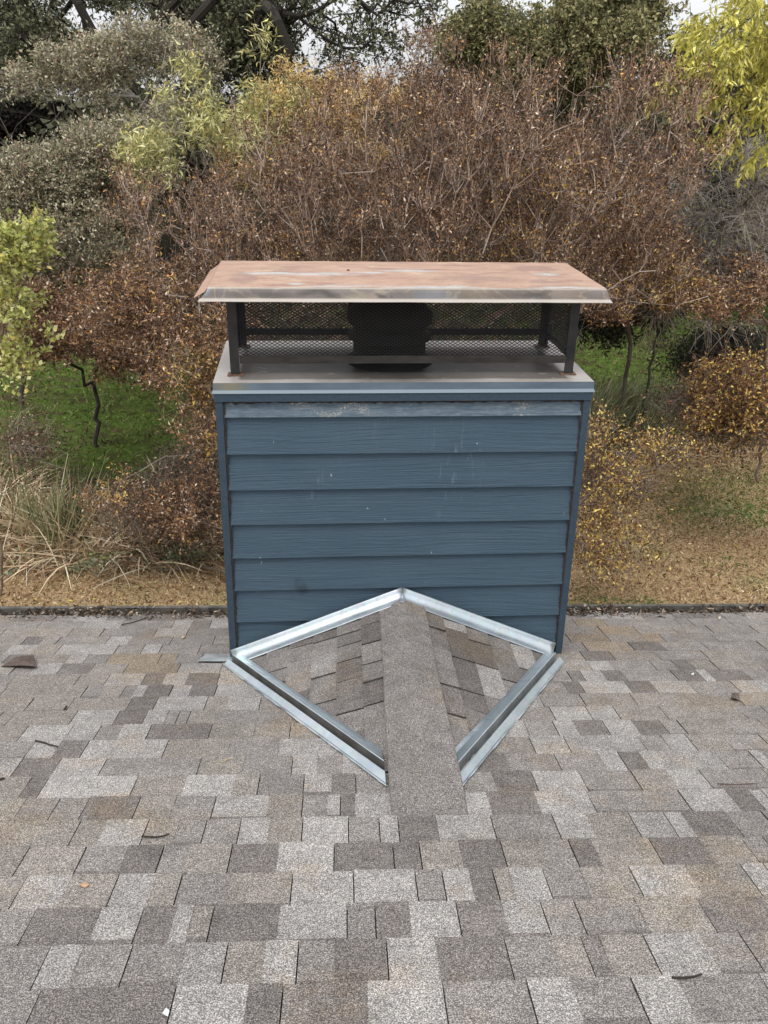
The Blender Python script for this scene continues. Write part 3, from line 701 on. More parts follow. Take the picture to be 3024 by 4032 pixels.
# ------------------------------------------------------------------ the ground
GZ = -4.0
def gz(x, y):
    t = np.clip((np.asarray(y, float)-18)/22, 0, 1); return GZ+2.0*t*t*(3-2*t)+.03*np.sin(np.asarray(x)*.9)*np.sin(np.asarray(y)*.7)
def m_ground():
    s = NT('ground_cover'); v = s.obj(); sp = s.n('SeparateXYZ', {0: v}); X, Y = sp.outputs['X'], sp.outputs['Y']
    n1 = s.noise(v, .9, 5, .6)
    lawn = s.mix(s.ramp(s.noise(v, 26, 5, .7), [(.3, 0), (.7, 1)]), (.23, .145, .072), (.60, .45, .27))
    lawn = s.mix(s.ramp(s.noise(s.obj(loc=(9, 4, 0)), .8, 4, .6), [(.48, 0), (.62, .6)]), lawn, (.28, .29, .13))
    soil = s.mix(s.ramp(s.noise(v, 18, 5, .7), [(.35, 0), (.7, 1)]), (.022, .017, .012), (.095, .065, .045))
    green = s.mix(s.ramp(s.noise(v, 9, 5, .7), [(.35, 0), (.7, 1)]), (.06, .09, .018), (.13, .19, .04))
    green = s.mix(s.ramp(s.noise(v, 2.1, 4, .6), [(.48, 0), (.62, .9)]), green, (.07, .055, .03))
    far = s.mix(n1, (.03, .028, .015), (.07, .06, .03))
    yb = s.math('ADD', s.n('MapRange', {0: X, 1: 1.5, 2: 5.0, 3: 6.1, 4: 9.8}).outputs[0], s.math('MULTIPLY', s.math('SUBTRACT', n1, .5), 1.6))
    a = s.n('MapRange', {0: s.math('SUBTRACT', Y, yb), 1: 0, 2: .35, 3: 0, 4: 1}).outputs[0]
    c = s.mix(a, lawn, soil)
    b = s.n('MapRange', {0: s.math('SUBTRACT', Y, s.math('MULTIPLY', n1, 2.0)), 1: 7.6, 2: 8.6, 3: 0, 4: 1}).outputs[0]
    c = s.mix(s.math('MULTIPLY', a, b), c, green)
    d = s.n('MapRange', {0: s.math('ADD', Y, s.math('MULTIPLY', n1, 3.0)), 1: 22, 2: 25, 3: 0, 4: 1}).outputs[0]
    c = s.mix(d, c, far)
    return s.fin(c, .95, normal=s.bump(s.noise(v, 30, 5, .7), .9, .03), spec=.1)
M_GROUND = m_ground()
xs = np.concatenate([np.linspace(-300, -14, 14), np.linspace(-12, 14, 53), np.linspace(16, 300, 14)]); ys = np.concatenate([np.linspace(-200, -1, 12), np.linspace(0, 44, 89), np.linspace(48, 400, 14)])
XX, YY = np.meshgrid(xs, ys); nx, ny = len(xs), len(ys)
V = np.stack([XX, YY, gz(XX, YY)], -1).reshape(-1, 3); i, j = np.meshgrid(np.arange(nx-1), np.arange(ny-1)); i, j = i.ravel(), j.ravel()
tag(mk('ground', [(V, np.stack([j*nx+i, j*nx+i+1, (j+1)*nx+i+1, (j+1)*nx+i], 1), None)], M_GROUND, smooth=True, base=(0, 0, 0)), 'wide ground of dry brown lawn, soil and green grass below the roof', 'ground', kind='structure')

def inpic(P, m=60):
    d = P-CAM; z = d@FW; u = (1512+FPX*(d@RT)/z)*1659/3024; v = (2016-FPX*(d@UP)/z)*1659/3024
    return (z > 0) & (u > -m) & (u < 1659+m) & (v > -m) & (v < 2212+m), u, v
def lawn_edge(x): return 6.1+3.7*np.clip((x-1.5)/3.5, 0, 1)
def blades(P, D, L, W, bend, col, seg=3, grav=(0, 0, -1)):
    """batch of long ribbons that bend over"""
    n = len(P); D = nrm(D); L = np.broadcast_to(L, n)[:, None]; W = np.broadcast_to(W, n)[:, None]; bend = np.broadcast_to(bend, n)[:, None]
    side = nrm(np.cross(D, rng.normal(size=(n, 3)))); pts = []
    g = np.array(grav, float)
    for i in range(seg+1):
        t = i/seg; c = P+D*L*t+g*(bend*L*t*t); w = W*(1-.85*t**2)*.5; pts += [c-side*w, c+side*w]
    V = np.stack(pts, 1).reshape(-1, 3); k = (np.arange(n)*2*(seg+1))[:, None]
    F = np.concatenate([k+np.array([[2*i, 2*i+1, 2*i+3, 2*i+2]]) for i in range(seg)], 1).reshape(-1, 4)
    return V, F, np.repeat(col, seg, 0)
def scatter(n, x0, x1, y0, y1, cond=None):
    x = rng.uniform(x0-3, x1+4, n*2); y = rng.uniform(y0, y1, n*2); P = np.stack([x, y, gz(x, y)], 1)
    k = inpic(P, 600)[0]
    if cond is not None: k &= cond(P)
    return P[k][:n]
BR = [(.25, .155, .078), (.45, .31, .16), (.62, .46, .27), (.78, .65, .45), (.09, .058, .035)]
P = scatter(190000, -6, 9.5, 3.2, 10.2, lambda P: P[:, 1] < lawn_edge(P[:, 0])+.3*np.sin(P[:, 0]*3)+.2)
col = pick(BR, [3, 4, 3, 1, 1.5], len(P))
_, u, v = inpic(P)
for (cu, cv, ru, rv, pr) in ((1640, 1120, 55, 22, .85), (1620, 1060, 210, 60, .55), (1560, 1120, 160, 40, .3), (1290, 1302, 70, 14, .8), (1395, 1302, 45, 12, .9), (1270, 1275, 30, 8, .7), (1500, 1120, 90, 40, .25), (1560, 1220, 60, 25, .3)):
    q = ((u-cu)/ru)**2+((v-cv)/rv)**2 < rng.uniform(.6, 1.2, len(P)); q &= rng.random(len(P)) < pr
    col[q] = pick([(.06, .13, .015), (.10, .19, .03), (.15, .20, .05)], [2, 2, 1], int(q.sum()))
D = rng.normal(size=(len(P), 3))*[1, 1, .5]+[0, 0, .35]
tag(mk('dry_lawn', [leaves(P, D, rng.uniform(.02, .06, len(P)), rng.uniform(.006, .016, len(P)), col)], M_DRY), 'dry brown lawn with green tufts beyond the eave', 'lawn', kind='stuff')
P = scatter(2600, -6, 9.5, 3.2, 10.5, lambda P: P[:, 1] < lawn_edge(P[:, 0])+.5); P[:, 2] += .03
D = rng.normal(size=(len(P), 3))*[1, 1, .25]
tag(mk('fallen_leaves', [leaves(P, D, rng.uniform(.04, .075, len(P)), rng.uniform(.018, .03, len(P)), pick([(.5, .36, .22), (.36, .22, .12), (.6, .5, .12), (.25, .12, .06)], [2, 3, 1, 3], len(P)))], M_DRY), 'fallen brown and yellow leaves scattered over the dry lawn', 'fallen leaves', kind='stuff')
P = scatter(90000, -12, 14, 7.6, 24, lambda P: P[:, 1] > lawn_edge(P[:, 0])+.6)
col = pick([(.11, .18, .03), (.17, .27, .05), (.24, .34, .08), (.32, .27, .14), (.10, .075, .045)], [4, 4, 2, 2.5, 2], len(P))
q = (np.sin(P[:, 0]*1.7+P[:, 1]*.9)+np.sin(P[:, 0]*.6-P[:, 1]*2.1+1)+rng.normal(size=len(P))*.4) > .8; col[q] = pick([(.12, .09, .05), (.24, .17, .10), (.06, .05, .03)], [1, 1, 1], int(q.sum()))
tag(mk('green_grass', [leaves(P, rng.normal(size=(len(P), 3))*[.7, .7, .4]+[0, 0, .5], rng.uniform(.05, .14, len(P)), rng.uniform(.012, .026, len(P)), col)], M_LEAF), 'bright green grass seen between the shrubs', 'grass', kind='stuff')

# ------------------------------------------------------------------ woody plants
HD = np.array([math.sin(YAW), math.cos(YAW), 0.0]); XR = np.array([math.cos(YAW), -math.sin(YAW), 0.0])
def blob_pts(blobs, n, clump=0.0, thr=-.1):
    if clump:                                       # gaps and clumps: keep only the points inside a wavy 3-D field
        P = blob_pts(blobs, n*3); K = nrm(rng.normal(size=(5, 3)))*2*math.pi/clump; ph = rng.random(5)*6.28
        f = np.sin(P@K.T+ph).sum(1)+rng.normal(size=len(P))*.25; P = P[f > thr]; return P[:n]
    w = np.array([b[2]*b[3]*b[5]*(b[6] if len(b) > 6 else 1) for b in blobs], float); k = rng.choice(len(blobs), n, p=w/w.sum()); out = np.zeros((n, 3))
    for i, b in enumerate(blobs):
        m = k == i; c = at(b[0], b[1], b[4]); sc = ((c-CAM)@FW)/1980.8
        d = rng.normal(size=(m.sum(), 3)); d = nrm(d)*(rng.random((m.sum(), 1))**(1/2.6))
        out[m] = c+XR*d[:, :1]*b[2]*sc+np.array([0, 0, 1])*d[:, 1:2]*b[3]*sc*1.05+HD*d[:, 2:]*b[5]
    g = gz(out[:, 0], out[:, 1])+.15; out[:, 2] = np.maximum(out[:, 2], g+rng.random(n)*.2)
    return out
def grow(limbs, targets, step=.14, alpha=.35, wig=.03):
    """limbs: polylines of world points (first starts at the root, others start on an earlier one); returns nodes and parents"""
    P, par, L, D = [], [], [], []
    def add(p, pa):
        d = np.array([0, 0, 1.]) if pa < 0 else nrm(p-P[pa]); P.append(np.array(p, float)); par.append(pa)
        L.append(0.0 if pa < 0 else L[pa]+np.linalg.norm(p-P[pa])); D.append(d); return len(P)-1
    for li, pl in enumerate(limbs):
        pl = [np.array(p, float) for p in pl]
        if li == 0: cur = add(pl[0], -1)
        else: cur = int(np.argmin([np.linalg.norm(q-pl[0]) for q in P]))
        for a, b in zip(pl[:-1], pl[1:]):
            n = max(1, int(np.linalg.norm(b-a)/(step*1.3))); a = P[cur]
            for i in range(1, n+1): cur = add(a+(b-a)*i/n+rng.normal(size=3)*wig*(i < n), cur)
    cap = len(P)+len(targets)*14; A = np.zeros((cap, 3)); A[:len(P)] = P; LL = np.zeros(cap); LL[:len(P)] = L; DD = np.zeros((cap, 3)); DD[:len(P)] = D
    pa = np.full(cap, -1); pa[:len(par)] = par; n = len(P)
    base = A[:n].copy(); dist = np.min(np.linalg.norm(targets[:, None]-base[None, ::3], axis=2), 1)
    for t in targets[np.argsort(dist)]:
        v = t-A[:n]; d = np.linalg.norm(v, axis=1)+1e-6; cs = (v*DD[:n]).sum(1)/d
        c = d*(1.35-.5*cs)+alpha*LL[:n]*.3; j = int(np.argmin(c)); dj = d[j]
        m = min(12, max(1, int(dj/step))); p0 = A[j]; ctrl = p0+DD[j]*dj*.35+np.array([0, 0, -.04*dj])
        prev = j
        for i in range(1, m+1):
            s_ = i/m; q = (1-s_)**2*p0+2*s_*(1-s_)*ctrl+s_*s_*t+rng.normal(size=3)*wig*.5*(i < m)
            A[n] = q; pa[n] = prev; DD[n] = nrm(q-A[prev]); LL[n] = LL[prev]+np.linalg.norm(q-A[prev]); prev = n; n += 1
            if n >= cap-1: break
        if n >= cap-1: break
    A, pa, DD = A[:n], pa[:n], DD[:n]
    cnt = np.zeros(n); kids = np.bincount(pa[pa >= 0], minlength=n); cnt[kids == 0] = 1
    order = np.argsort(-LL[:n])
    for i in range(n-1, 0, -1):
        if pa[i] >= 0: cnt[pa[i]] += cnt[i]
    return A, pa, DD, cnt
def wood(A, pa, cnt, rt, ex, rmax, cols, w):
    r = np.minimum(rt*cnt**ex, rmax); k = np.where(pa >= 0)[0]; ra = r[pa[k]]; ra = np.minimum(ra, r[k]*1.6); big = r[k] > .012
    out = []
    for m, sd in ((big, 7), (~big, 3)):
        kk = k[m]
        if len(kk):
            e = nrm(A[kk]-A[pa[kk]])*r[kk][:, None]*.3
            out.append(tubes(A[pa[kk]]-e, A[kk]+e, ra[m], r[kk], sd, pick(cols, w, len(kk), .12) if sd == 3 else pick(cols[:1], w[:1], len(kk), .06)))
    return out, r
def plant(name, label, cat, root, blobs, ntar, limbs=(), group=None, rt=.003, ex=.42, rmax=.09, bark=((.20, .15, .12), (.30, .24, .20), (.12, .09, .07)),
          bw=(3, 1, 2), ntw=4000, twl=(.12, .3), twup=.6, twr=.0016, twcol=((.24, .165, .12), (.50, .40, .33), (.12, .08, .06)), nleaf=6, leaf=(.03, .05), lw=.45, pal=BR, pw=None, mat=None, step=.14,
          gold=(), goldpal=((.62, .40, .09), (.70, .52, .16), (.45, .26, .07)), tipn=0, tipcol=((.035, .02, .016), (.10, .055, .036)), hang=0.0, tips_only=True, spread=1.0, wig=.03, droop=.25, leafdir=0.0, clump=.9):
    root = np.array(root, float); root[2] = gz(root[0], root[1])-.05
    T = blob_pts(blobs, ntar, clump)
    lm = [[root]+[at(*q) for q in limbs[0]]] if len(limbs) else [[root, root+(T.mean(0)-root)*.45]]
    lm += [[at(*q) for q in l] for l in limbs[1:]]
    A, pa, D, cnt = grow(lm, T, step, wig=wig)
    e = empty(name, root+[0, 0, .05], label, cat, group)
    w_, r = wood(A, pa, cnt, rt, ex, rmax, bark, bw)
    mk('trunk', w_, M_BARK, e)
    cand = np.where(cnt <= 3)[0] if tips_only else np.where(cnt <= 12)[0]
    b = rng.choice(cand, ntw); B = A[b]+rng.normal(size=(ntw, 3))*.02
    d = nrm(nrm(D[b])*.5+nrm(rng.normal(size=(ntw, 3)))*.75*spread+np.array([0, 0, 1])*twup)
    L = rng.uniform(*twl, ntw)[:, None]; mid = B+d*L*.5+rng.normal(size=(ntw, 3))*.012; end = mid+nrm(d+nrm(rng.normal(size=(ntw, 3)))*.35+np.array([0, 0, -hang]))*L*.5
    tc = pick(twcol, np.ones(len(twcol)), ntw, .2)
    parts = [tubes(B, mid, twr, twr*.75, 3, tc), tubes(mid, end, twr*.75, twr*.4, 3, tc)]
    pw = pw if pw is not None else np.ones(len(pal))
    ti = np.repeat(np.arange(ntw), nleaf); t = rng.uniform(.15, 1.05, len(ti))[:, None]
    LP = np.where(t < .5, B[ti]+(mid-B)[ti]*t*2, mid[ti]+(end-mid)[ti]*(t-.5)*2)+rng.normal(size=(len(ti), 3))*.012*spread
    lc = pick(pal, pw, len(ti))
    for (gu, gv, gr, gp) in gold:
        ok, u, v = inpic(LP); m = (((u-gu)**2+(v-gv)**2) < (gr*rng.uniform(.3, 1.15, len(LP)))**2) & (rng.random(len(LP)) < gp)
        lc[m] = pick(goldpal, np.ones(len(goldpal)), int(m.sum()))
    ld = nrm(rng.normal(size=(len(ti), 3)))+nrm(d)[ti]*.5+np.array([0, 0, -hang+leafdir])
    ll = rng.uniform(*leaf, len(ti))
    parts.append(leaves(LP, ld, ll, ll*lw*rng.uniform(.7, 1.2, len(ti)), lc, droop))
    if tipn:
        ti = np.repeat(np.arange(ntw), tipn); tp = end[ti]+rng.normal(size=(len(ti), 3))*.022; s_ = rng.uniform(.008, .014, len(ti))
        parts.append(leaves(tp, rng.normal(size=(len(ti), 3)), s_*1.4, s_*1.3, pick(tipcol, np.ones(len(tipcol)), len(ti)), .5))
    mk('crown', parts, mat or M_DRY, e)
    return e
MY = [(.22, .115, .062), (.34, .19, .105), (.46, .31, .21), (.80, .64, .49), (.055, .036, .028), (.80, .52, .16), (.55, .29, .10)]
MW = [4, 5, 4, 1.8, 2, .6, 1.3]
BK = ((.26, .185, .145), (.40, .31, .25), (.15, .105, .085), (.55, .48, .42)); BKW = (3, 2.5, 2, 1)
G_MY = 'brown crape myrtles behind the chimney'
def gpt(u, v): return on_z(u, v, GZ)
# 1 the big one
FAN = []
for a_ in np.linspace(-68, 66, 17):
    t_ = math.radians(a_+rng.uniform(-3, 3)); ln = rng.uniform(.75, 1.0); dd = rng.uniform(8.7, 9.6)
    FAN.append([(868+math.sin(t_)*150, 880-math.cos(t_)*80, 10.1)]+[(868+math.sin(t_)*q*690*ln+rng.uniform(-15, 15), 900-(math.cos(t_)*.9+.12)*q*760*ln+rng.uniform(-12, 12), 10.1-(10.1-dd)*min(1, q*1.6)) for q in (.35, .55, .75, .95)])
plant('crape_myrtle', 'largest brown leafless-looking crape myrtle, spreading wide behind and above the chimney lid', 'tree', at(880, 1170, 10.4),
      [(860, 400, 330, 210, 10.3, 1.9), (1150, 370, 320, 180, 10.3, 1.9), (1370, 330, 190, 165, 10.2, 1.3), (620, 480, 210, 110, 10.2, 1.6), (415, 480, 170, 90, 10.0, 1.3),
       (770, 250, 130, 80, 10.4, 1.0, .35), (930, 170, 90, 75, 10.5, .7), (1080, 230, 130, 90, 10.3, 1.0), (1250, 560, 240, 100, 10.0, 1.4), (1100, 500, 380, 110, 10.3, 1.6), (640, 600, 260, 90, 10.2, 1.4), (300, 430, 60, 50, 10, .6)],
      2300, limbs=[[(860, 800, 10.4), (842, 560, 10.3), (815, 400, 10.2), (800, 270, 10.2), (765, 190, 10.2)],
                   [(868, 900, 10.4), (950, 700, 10.3), (985, 560, 10.2), (1030, 430, 10.1), (1090, 300, 10.1)],
                   [(870, 950, 10.4), (1010, 740, 10.0), (1190, 560, 9.6), (1290, 480, 9.4), (1400, 372, 9.3), (1500, 230, 9.3)],
                   [(860, 850, 10.4), (740, 640, 10.1), (640, 500, 9.9), (560, 400, 9.8), (540, 300, 9.8)],
                   [(862, 900, 10.4), (700, 700, 10.0), (560, 600, 9.7), (420, 500, 9.5), (330, 440, 9.5)],
                   [(860, 800, 10.4), (925, 560, 10.5), (945, 380, 10.6), (935, 180, 10.6)],
                   [(870, 980, 10.4), (1080, 740, 9.9), (1260, 672, 9.4), (1400, 655, 9.2), (1530, 640, 9.2)],
                   [(1290, 480, 9.4), (1190, 380, 9.6), (1150, 260, 9.6)]]+FAN,
      group=G_MY, clump=1.0, ntw=17000, nleaf=4, twr=.0027, leaf=(.02, .046), lw=.42, pal=MY, pw=MW, tipn=4, bark=BK, bw=BKW, rt=.0026, ex=.40, rmax=.055, twup=1.05, spread=.8,
      gold=((1190, 430, 130, .30), (1120, 540, 60, .2), (1430, 640, 120, .30), (1330, 400, 60, .15), (620, 540, 60, .12), (1060, 600, 150, .12)))
# 2 lower left, its pale limbs reach left from behind the chimney
plant('crape_myrtle', 'low crape myrtle with long pale limbs reaching left from behind the chimney', 'tree', at(640, 1180, 9.9),
      [(330, 690, 150, 70, 9.8, 1.2), (390, 620, 150, 60, 9.8, 1.2), (420, 780, 90, 90, 9.3, .9), (450, 900, 70, 90, 9.2, .7), (280, 640, 90, 60, 9.6, .8), (500, 700, 90, 90, 9.6, 1.0), (250, 1060, 60, 40, 9.0, .4), (400, 1090, 110, 60, 9.2, .6)],
      520, limbs=[[(600, 1050, 9.7), (520, 960, 9.5), (478, 880, 9.3), (430, 800, 9.2), (350, 757, 9.1), (250, 748, 9.1)],
                  [(478, 880, 9.3), (452, 840, 9.2), (430, 640, 9.3), (330, 560, 9.4)], [(520, 960, 9.5), (440, 960, 9.2), (330, 1000, 9.1), (260, 1040, 9.0)], [(430, 800, 9.2), (360, 735, 9.2), (300, 715, 9.2)],
                  [(600, 1050, 9.7), (460, 1100, 9.3), (330, 1110, 9.2)], [(478, 880, 9.3), (470, 760, 9.4), (380, 640, 9.5), (290, 590, 9.5)]],
      group=G_MY, ntw=5600, nleaf=6, leaf=(.022, .048), lw=.45, pal=MY, pw=MW, tipn=3, bark=((.40, .35, .30), (.30, .24, .2), (.2, .15, .12)), rt=.003, ex=.40, rmax=.035, twup=.4,
      gold=((430, 800, 90, .35), (245, 1050, 50, .5), (460, 960, 40, .7), (300, 600, 120, .08)))
# 3 small one on the green grass, far left
plant('crape_myrtle', 'small crape myrtle with a dark thin trunk on the green grass left of the chimney', 'tree', at(200, 905, 14.0),
      [(200, 700, 200, 75, 12.8, 1.2), (60, 720, 120, 70, 12.4, .9), (330, 760, 90, 60, 12.8, .8), (240, 800, 50, 25, 13, .5)],
      420, limbs=[[(207, 850, 13.9), (212, 790, 13.6), (230, 730, 13.2)], [(207, 850, 13.9), (150, 780, 13.2), (80, 720, 12.8)], [(212, 790, 13.6), (300, 760, 13.2)]],
      group=G_MY, ntw=6000, nleaf=6, leaf=(.028, .055), lw=.5, pal=MY, pw=[5, 5, 2, .8, 3, .2, .6], tipn=2, rt=.004, ex=.40, rmax=.07, bark=((.05, .04, .035), (.09, .07, .06)), bw=(1, 1))
# 4 golden, low right beside the chimney
GD = [(.74, .56, .16), (.50, .30, .08), (.33, .17, .06), (.17, .075, .04), (.74, .60, .22), (.09, .045, .03)]
plant('crape_myrtle', 'golden-leaved low crape myrtle limbs close right of the blue chimney', 'tree', at(1100, 1235, 9.2),
      [(1330, 965, 110, 36, 8.9, .6), (1300, 1010, 100, 40, 8.8, .6), (1440, 985, 70, 26, 9.0, .4), (1290, 1110, 80, 55, 8.6, .5), (1290, 1190, 95, 42, 8.5, .5), (1380, 1195, 50, 25, 8.5, .4), (1270, 930, 30, 30, 8.9, .3)],
      330, limbs=[[(1180, 1130, 8.8), (1250, 1090, 8.7), (1330, 1025, 8.7), (1420, 1010, 8.8), (1480, 1000, 8.9)], [(1180, 1130, 8.8), (1260, 1175, 8.5), (1370, 1170, 8.4), (1440, 1120, 8.4)],
                  [(1180, 1130, 8.8), (1230, 1000, 8.8), (1300, 990, 8.8), (1380, 950, 8.9)], [(1180, 1130, 8.8), (1240, 1210, 8.4), (1340, 1235, 8.4), (1410, 1220, 8.3)]],
      group=G_MY, clump=.55, ntw=1150, nleaf=5, leaf=(.024, .044), lw=.5, pal=GD, pw=[4, 3, 3, 3, 3, 2], tipn=3, rt=.003, ex=.42, rmax=.03, twup=.35, bark=((.16, .12, .09), (.24, .19, .15)), bw=(1, 1))
# 5 far right
plant('crape_myrtle', 'brown and gold crape myrtle at the right edge above the pale lawn', 'tree', at(1730, 990, 11.3),
      [(1590, 840, 90, 45, 10.8, .7), (1630, 900, 80, 50, 10.6, .7), (1550, 900, 70, 40, 10.6, .5), (1650, 800, 40, 30, 10.8, .4), (1540, 955, 70, 20, 10.4, .4)],
      300, limbs=[[(1680, 920, 11.0), (1620, 880, 10.8), (1540, 860, 10.7)], [(1680, 920, 11.0), (1600, 930, 10.6), (1480, 940, 10.5)]],
      group=G_MY, clump=.5, ntw=1600, nleaf=5, leaf=(.03, .055), lw=.5, pal=GD, pw=[3, 3, 4, 5, 1, 3], tipn=3, rt=.003, ex=.42, rmax=.04, twup=.4)
# 6 right middle, lower brown mass between lid and grass
plant('crape_myrtle', 'brown crape myrtle level with the chimney lid, before the bare grey shrub', 'tree', at(1690, 800, 13.5),
      [(1370, 560, 110, 80, 12.3, 1.0), (1540, 640, 130, 40, 12.0, .8), (1430, 610, 90, 55, 12.2, .8), (1330, 680, 60, 20, 12, .5), (1610, 620, 50, 50, 12.2, .6)],
      320, limbs=[[(1660, 700, 13.0), (1560, 650, 12.6), (1420, 560, 12.4)], [(1660, 700, 13.0), (1600, 620, 12.4)]],
      group=G_MY, ntw=2900, nleaf=6, leaf=(.028, .055), lw=.45, pal=MY, pw=MW, tipn=3, rt=.003, ex=.42, rmax=.045, gold=((1440, 650, 110, .35),), twup=.6)

# ------------------------------------------------------------------ undergrowth and the far wood: masses nobody could count
def mass(name, label, kind_cat, blobs, n, pal, pw, leaf, lw, mat, ntwig=0, twl=(.3, .8), twcol=((.2, .16, .13),), twr=.003, droop=.3):
    P = blob_pts(blobs, n); col = pick(pal, pw, n)
    # clump the leaves round a few hundred sprigs
    C = blob_pts(blobs, max(20, n//40)); P = C[rng.integers(0, len(C), n)]+rng.normal(size=(n, 3))*.16*(leaf[1]/.06)**.5
    P[:, 2] = np.maximum(P[:, 2], gz(P[:, 0], P[:, 1])+.02)
    ll = rng.uniform(*leaf, n); parts = [leaves(P, rng.normal(size=(n, 3)), ll, ll*lw, col, droop)]
    if ntwig:
        A = blob_pts(blobs, ntwig); d = nrm(rng.normal(size=(ntwig, 3))+[0, 0, .6]); L = rng.uniform(*twl, ntwig)[:, None]
        m = A+d*L*.5; e = m+nrm(d+rng.normal(size=(ntwig, 3))*.3)*L*.5; tc = pick(twcol, np.ones(len(twcol)), ntwig)
        parts += [tubes(A, m, twr, twr*.8, 3, tc), tubes(m, e, twr*.8, twr*.5, 3, tc)]
    return tag(mk(name, parts, mat), label, kind_cat, kind='stuff')
OLV = [(.085, .09, .05), (.14, .145, .085), (.2, .2, .13), (.04, .042, .026), (.3, .28, .2)]
TW = ((.20, .165, .135), (.32, .28, .24), (.11, .085, .07))
mass('undergrowth', 'dense tangle of brown twigs and dead leaves filling the ground behind the crape myrtles', 'undergrowth',
     [(900, 560, 420, 130, 13.5, 1.5), (1000, 760, 260, 90, 12.0, 1.0), (680, 720, 260, 120, 12.5, 1.2), (430, 640, 180, 70, 13, 1.0), (800, 350, 400, 130, 15, 1.5), (1250, 440, 260, 150, 14, 1.5), (1300, 620, 120, 50, 14.0, 1)],
     46000, [(.10, .058, .04), (.19, .115, .075), (.035, .024, .019), (.12, .11, .065), (.40, .29, .2)], [4, 3, 2.5, 1.5, 1.3], (.03, .06), .4, M_DRY, 9000, (.3, .9), TW, .003)
mass('bank_brush', 'low brown brush and dead stems along the edge of the dry lawn left of the chimney', 'brush',
     [(340, 1110, 130, 50, 9.6, .5), (420, 1060, 110, 80, 9.6, .6), (470, 940, 40, 90, 9.8, .5), (60, 960, 50, 60, 10.8, .5)],
     15000, [(.16, .09, .06), (.30, .18, .11), (.06, .04, .03), (.12, .14, .06), (.52, .4, .28)], [4, 3, 2, 1, 1.4], (.02, .05), .4, M_DRY, 3000, (.12, .4), TW, .0025)
mass('bank_brush', 'brown brush and dead stems between tall grass and golden limbs right of the chimney', 'brush',
     [(1530, 880, 110, 40, 11.4, .6), (1600, 930, 100, 25, 10.9, .5), (1250, 1000, 50, 60, 9.9, .4), (1330, 1050, 80, 22, 9.7, .4)],
     7000, [(.13, .07, .045), (.25, .15, .09), (.05, .035, .025), (.09, .10, .04), (.42, .32, .22)], [3, 3, 2, 2, 1.3], (.02, .055), .4, M_DRY, 2600, (.12, .4), TW, .0025)
mass('distant_wood', 'far-off dark wood closing the view behind all the trees', 'wood',
     [(10, 240, 150, 45, 44, 3), (650, 310, 450, 75, 30, 3), (1200, 290, 400, 110, 32, 3), (1600, 330, 200, 180, 26, 3), (60, 470, 160, 110, 24, 2), (300, 330, 200, 90, 27, 2)],
     90000, OLV, [4, 4, 2, 4, 1], (.14, .28), .6, M_LEAF, 3000, (.8, 2.5), ((.06, .05, .04), (.12, .10, .08)), .012)

# ------------------------------------------------------------------ big background trees
DKB = ((.030, .025, .020), (.055, .045, .036), (.018, .015, .012))
OAK = [(.12, .13, .07), (.18, .19, .105), (.27, .27, .16), (.06, .065, .036), (.40, .36, .25)]
def oak(label, root, limbs, blobs, nt, ntw, leafs=(.07, .14), pal=OAK, pw=(4, 4, 2, 3, .8), rmax=.42, **k):
    a = dict(group='dark oaks at the top of the view', rt=.011, ex=.47, rmax=rmax, bark=DKB, bw=(3, 2, 2), ntw=ntw, twl=(.3, .8), twup=.1, twr=.006, twcol=DKB, nleaf=7, leaf=leafs, lw=.55, pal=pal, pw=pw, mat=M_LEAF, step=.45, spread=1.4, wig=.10, hang=.15, clump=3.0)
    a.update(k); limbs = [[(q[0], q[1], q[2]-3.4) for q in l] for l in limbs]
    return plant('oak_tree', label, 'tree', root, blobs, nt, limbs, **a)
oak('dark oak at upper left whose twin leaning trunks leave the top edge', at(300, 330, 30), 
    [[(300, 200, 30), (292, 90, 30), (268, 10, 30), (240, -60, 30)], [(300, 200, 30), (215, 95, 30), (170, 10, 30), (120, -60, 30)], [(215, 95, 30), (130, 60, 29.5), (40, 55, 29), (-60, 20, 29)], [(292, 90, 30), (330, 50, 30), (365, 0, 30), (400, -60, 30)], [(215, 95, 30), (100, 110, 29.5), (20, 95, 29)]],
    [(90, 100, 140, 60, 30, 2.5), (40, 30, 90, 60, 30, 2), (190, -20, 120, 40, 30, 2), (120, 150, 150, 40, 31, 2), (360, -30, 80, 30, 30, 1.5)], 420, 4200, clump=2.0)
oak('tall dark oak with a straight thick trunk right of the upper left corner', at(405, 330, 28),
    [[(402, 230, 28), (398, 150, 28), (405, 60, 28), (395, -20, 28), (380, -80, 28)], [(398, 150, 28), (350, 60, 28), (310, 0, 28), (285, -50, 28)], [(405, 60, 28), (460, 0, 28), (500, -60, 28)], [(402, 190, 28), (360, 150, 27.5), (300, 160, 27), (270, 200, 27)], [(402, 230, 28), (450, 195, 27.5), (500, 210, 27)]],
    [(450, 30, 130, 60, 28, 2.5), (400, 110, 100, 40, 28, 2), (500, 90, 70, 60, 28, 1.5), (330, 120, 60, 40, 28, 1.5), (320, 150, 40, 20, 28, 1.2)], 380, 2600, clump=2.2)
